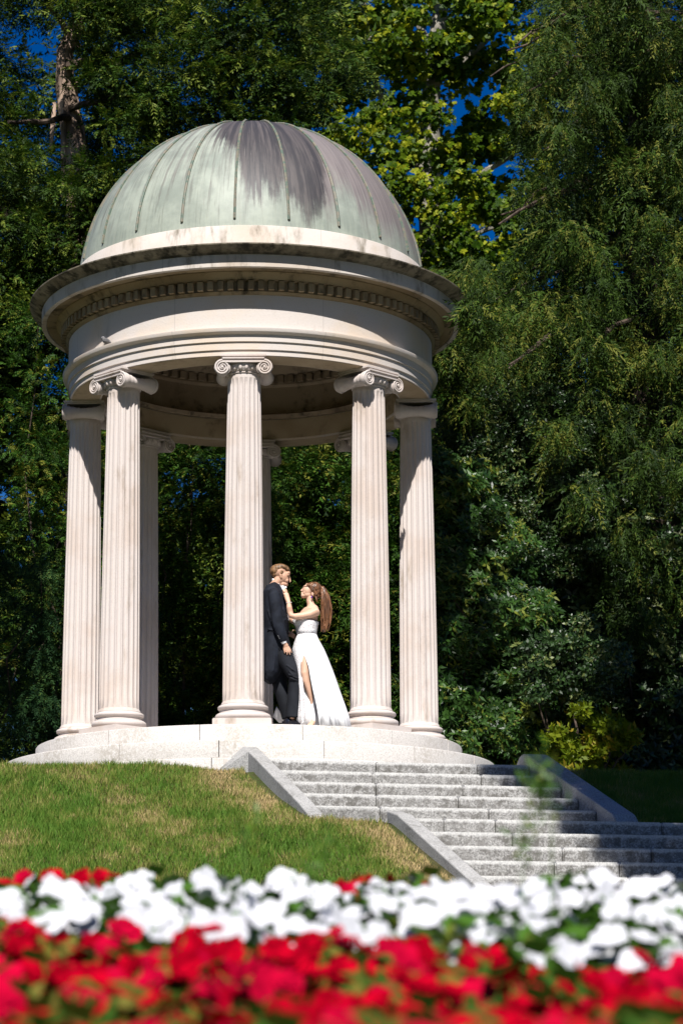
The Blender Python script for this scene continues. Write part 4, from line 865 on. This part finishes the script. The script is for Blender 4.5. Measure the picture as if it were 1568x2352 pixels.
for nm_, lb_, (cx, cy_), sd_ in (('shade_tree', 'unseen broadleaf tree added well right of the flower bed to block sky light', (10, -22), 27), ('shade_tree', 'unseen broadleaf tree added well left of the flower bed to block sky light', (-10, -20), 28)):  # flanking trees out of view, added to cut low sky light on the woods
    g = G(sd_); tr = tree(nm_, lb_, (cx, cy_, -3.7)); b = MB(); b.tube([(0, 0, -.3), (0, 0, 5), (.2, .1, 10), (.3, .1, 15)], [.4, .33, .22, .08], 12)
    pads = [(np.array([g.normal(0, 2.2), g.normal(0, 2.6), g.uniform(2.5, 15)]), (1., 1., .7), (0, 0, .2)) for k in range(110)]
    pads = [q for q in pads if abs(q[0][0]+cx) > 5.5]
    for q in pads[::7]: branch(b, (0, 0, max(2, q[0][2]-1)), q[0], .08, .02, 0, .03, 7, g)
    b.build('trunk', M['darkbark'], tr); crown('crown', tr, M['maple'], MAP, pads, 40, 1.8, g, (0, 0, .2), .8)
# ------------------------------------------------------------------ flower bed
bedp = [(2520, 2.6), (2400, 3.7), (2290, 4.4), (2190, 5.0), (2106, 5.6), (2056, 6.3), (2040, 7.1), (2100, 7.9), (2290, 8.8)]
bedy = np.array([q-DC for _, q in bedp]); bedz = np.array([at(784, y_, q-DC)[2] for y_, q in bedp])
bed_z = lambda y: float(np.interp(y, bedy, bedz))-.20
b = MB(); xs = np.linspace(-2.6, 3.4, 25)
V = [(x, y, bed_z(y)-.25*max(0, abs(x-.4)-2.2)+.015*math.sin(9*x+5*y)) for y in bedy for x in xs]; nx = len(xs)
b.add(V, [(j*nx+i, j*nx+i+1, (j+1)*nx+i+1, (j+1)*nx+i) for j in range(len(bedy)-1) for i in range(nx-1)])
tag(b.build('flower_bed', M['soil']), kind='structure')
def bloom_mesh(name, m, r, petals, seed, dbl=0):
    g = np.random.default_rng(seed); b = MB()
    for lay in range(1+dbl):
        for k in range(petals):
            a = 2*PI*(k+.5*lay)/petals+g.normal(0, .08); rr_ = r*(1-.3*lay)*g.uniform(.92, 1.06); w_ = rr_*.52; lift = .25+.3*lay; V = [(0, 0, .004*lay)]
            for q, s in ((.35, -.55), (.75, -1), (1., -.45), (1.04, 0), (1., .45), (.75, 1), (.35, .55)):
                x, y = q*rr_, s*w_; V.append((x*math.cos(a)-y*math.sin(a), x*math.sin(a)+y*math.cos(a), lift*x*(1-.5*q)+.004*lay-.003*abs(s)))
            b.add(V, [(0, i, i+1) for i in range(1, 7)])
    me_ = b.mesh(name, True, 80); me_.materials.append(m); return me_
BW = [bloom_mesh('bloom', M['white_petal'], .036, 5, s, 0) for s in (1, 2)]
BRd = [bloom_mesh('bloom', M['red_petal'], .031, 5, s, 1) for s in (3, 4)]+[bloom_mesh('bloom', M['pink_petal'], .031, 5, 5, 1)]
eye_b = MB(); eye_b.ball((0, 0, .004), (.006, .006, .004), n=8, m=5); eye_me = eye_b.mesh('flower_eye'); eye_me.materials.append(M['yellow'])
LEAF = t_rosette(5, .062, .034, 9, .5)
def leaf_mesh(m, seed, n=60, rad=.15, hh=.17):
    g = G(seed); d = unit(g.normal(0, 1, (n, 3))); d[:, 2] = np.abs(d[:, 2]); P = d*g.uniform(.55, 1, n)[:, None]*np.array([rad, rad, hh])+[0, 0, .02]
    Vq = place(LEAF, P, unit(d+[0, 0, .3]), g.uniform(.75, 1.25, n), g).reshape(-1, 4, 3); o = quads('foliage', Vq, m, np.repeat(np.clip(g.normal(.5, .28, n), 0, 1), len(LEAF)))
    me_ = o.data; bpy.data.objects.remove(o); return me_
LW = [leaf_mesh(M['bedleaf'], s) for s in (51, 52)]; LR = [leaf_mesh(M['red_leaf'], s) for s in (53, 54)]
def put(name, me_, parent, loc, d=None, s=1., spin=0):
    o = bpy.data.objects.new(name, me_); col.objects.link(o); o.parent = parent; o.location = loc; o.scale = (s, s, s)
    if d is not None: o.rotation_mode = 'QUATERNION'; o.rotation_quaternion = Vector(d).to_track_quat('Z', 'Y') @ Quaternion((0, 0, 1), spin)
    return o
def flower_plant(x, y, kind, g, group, label, nb):
    o = empty('flowering_plant', (x, y, bed_z(y)-.01)); tag(o, label, 'flower', group)
    o.rotation_euler = (0, 0, 0); put('foliage', (LW if kind == 'w' else LR)[g.integers(2)], o, (0, 0, 0), None, g.uniform(.95, 1.15))
    for i in range(nb):
        a = g.uniform(0, 2*PI); q = math.sqrt(g.uniform(0, 1)); d = np.array([q*math.cos(a), q*math.sin(a)-.25, .55]); d = unit(d+g.normal(0, .2, 3)); p = np.array([.155*q*math.cos(a), .155*q*math.sin(a), .172+.055*(1-q*q)+g.uniform(-.02, .03)])
        put('bloom', (BW if kind == 'w' else BRd)[g.integers(2 if kind == 'w' else 3)], o, p, d, g.uniform(.8, 1.2), g.uniform(0, 6))
g = G(61)
def rowfill(y0, y1, x0, x1, dx, dy, kind, group, label, nb, skip=0., tl=(0, 0)):
    y = y0-(.6 if tl[0] else 0); j = 0
    while y <= y1+(.6 if tl[1] else 0):
        x = x0+(j % 2)*dx/2
        while x <= x1:
            if g.random() >= skip and y0+tl[0]*-(x-.3) <= y <= y1+tl[1]*-(x-.3)+.02: flower_plant(x+g.normal(0, .03), y+g.normal(0, .04), kind, g, group, label, nb+int(g.integers(-2, 3)))
            x += dx
        y += dy; j += 1
rowfill(-24.9, -23.05, -.95, 1.35, .19, .22, 'r', 'red flowering plants at the front of the bed', 'red flowering plant with reddish leaves in the front band of the bed', 15, .04, (0, .42))
rowfill(-22.9, -21.65, -1.1, 1.6, .23, .26, 'w', 'white flowering plants in the middle of the bed', 'white flowering plant with green leaves in the middle band of the bed', 14, .05, (.42, 0))
rowfill(-21.45, -20.95, -1.0, .75, .24, .3, 'r', 'red flowering plants at the back of the bed', 'red flowering plant peeping up behind the white band of the bed', 11, .25)
# thin green weeds standing out of the bed
def weed(x, y, topD, label, n, g):
    z0 = bed_z(y); o = empty('weed', (x, y, z0)); tag(o, label, 'weed'); ztop = at(784, topD, y)[2]-z0; b = MB()
    P = branch(b, (0, 0, 0), (g.normal(0, .02), 0, ztop), .0025, .001, 0, .02, 8, g); b.build('stem', M['stem'], o)
    c_ = np.array([[0, 0, ztop-.10*g.uniform(0, 1)**1.5] for i in range(n)])+g.normal(0, .006, (n, 3)); D = unit(g.normal(0, 1, (n, 3))+[0, 0, .3])
    Vq = place(t_rosette(3, .030, .010, 5), c_, D, g.uniform(.6, 1.2, n), g).reshape(-1, 4, 3); quads('leaves', Vq, M['bedleaf'], g.uniform(.4, 1, len(Vq)), o)
for xD, topD, dep, n, lb in ((1245, 1765, 5.2, 46, 'tall blurred green weed tip in front of the upper right steps'), (1208, 1890, 5.6, 26, 'blurred green weed in front of the middle of the lower steps'), (570, 1880, 5.6, 18, 'faint blurred weed stalk in front of the lawn below the middle column'), (722, 1950, 5.4, 20, 'short blurred weed in front of the lawn where the two cheek walls meet')):
    p = at(xD, 2000, dep-DC); weed(p[0], dep-DC, topD, lb, n, g)
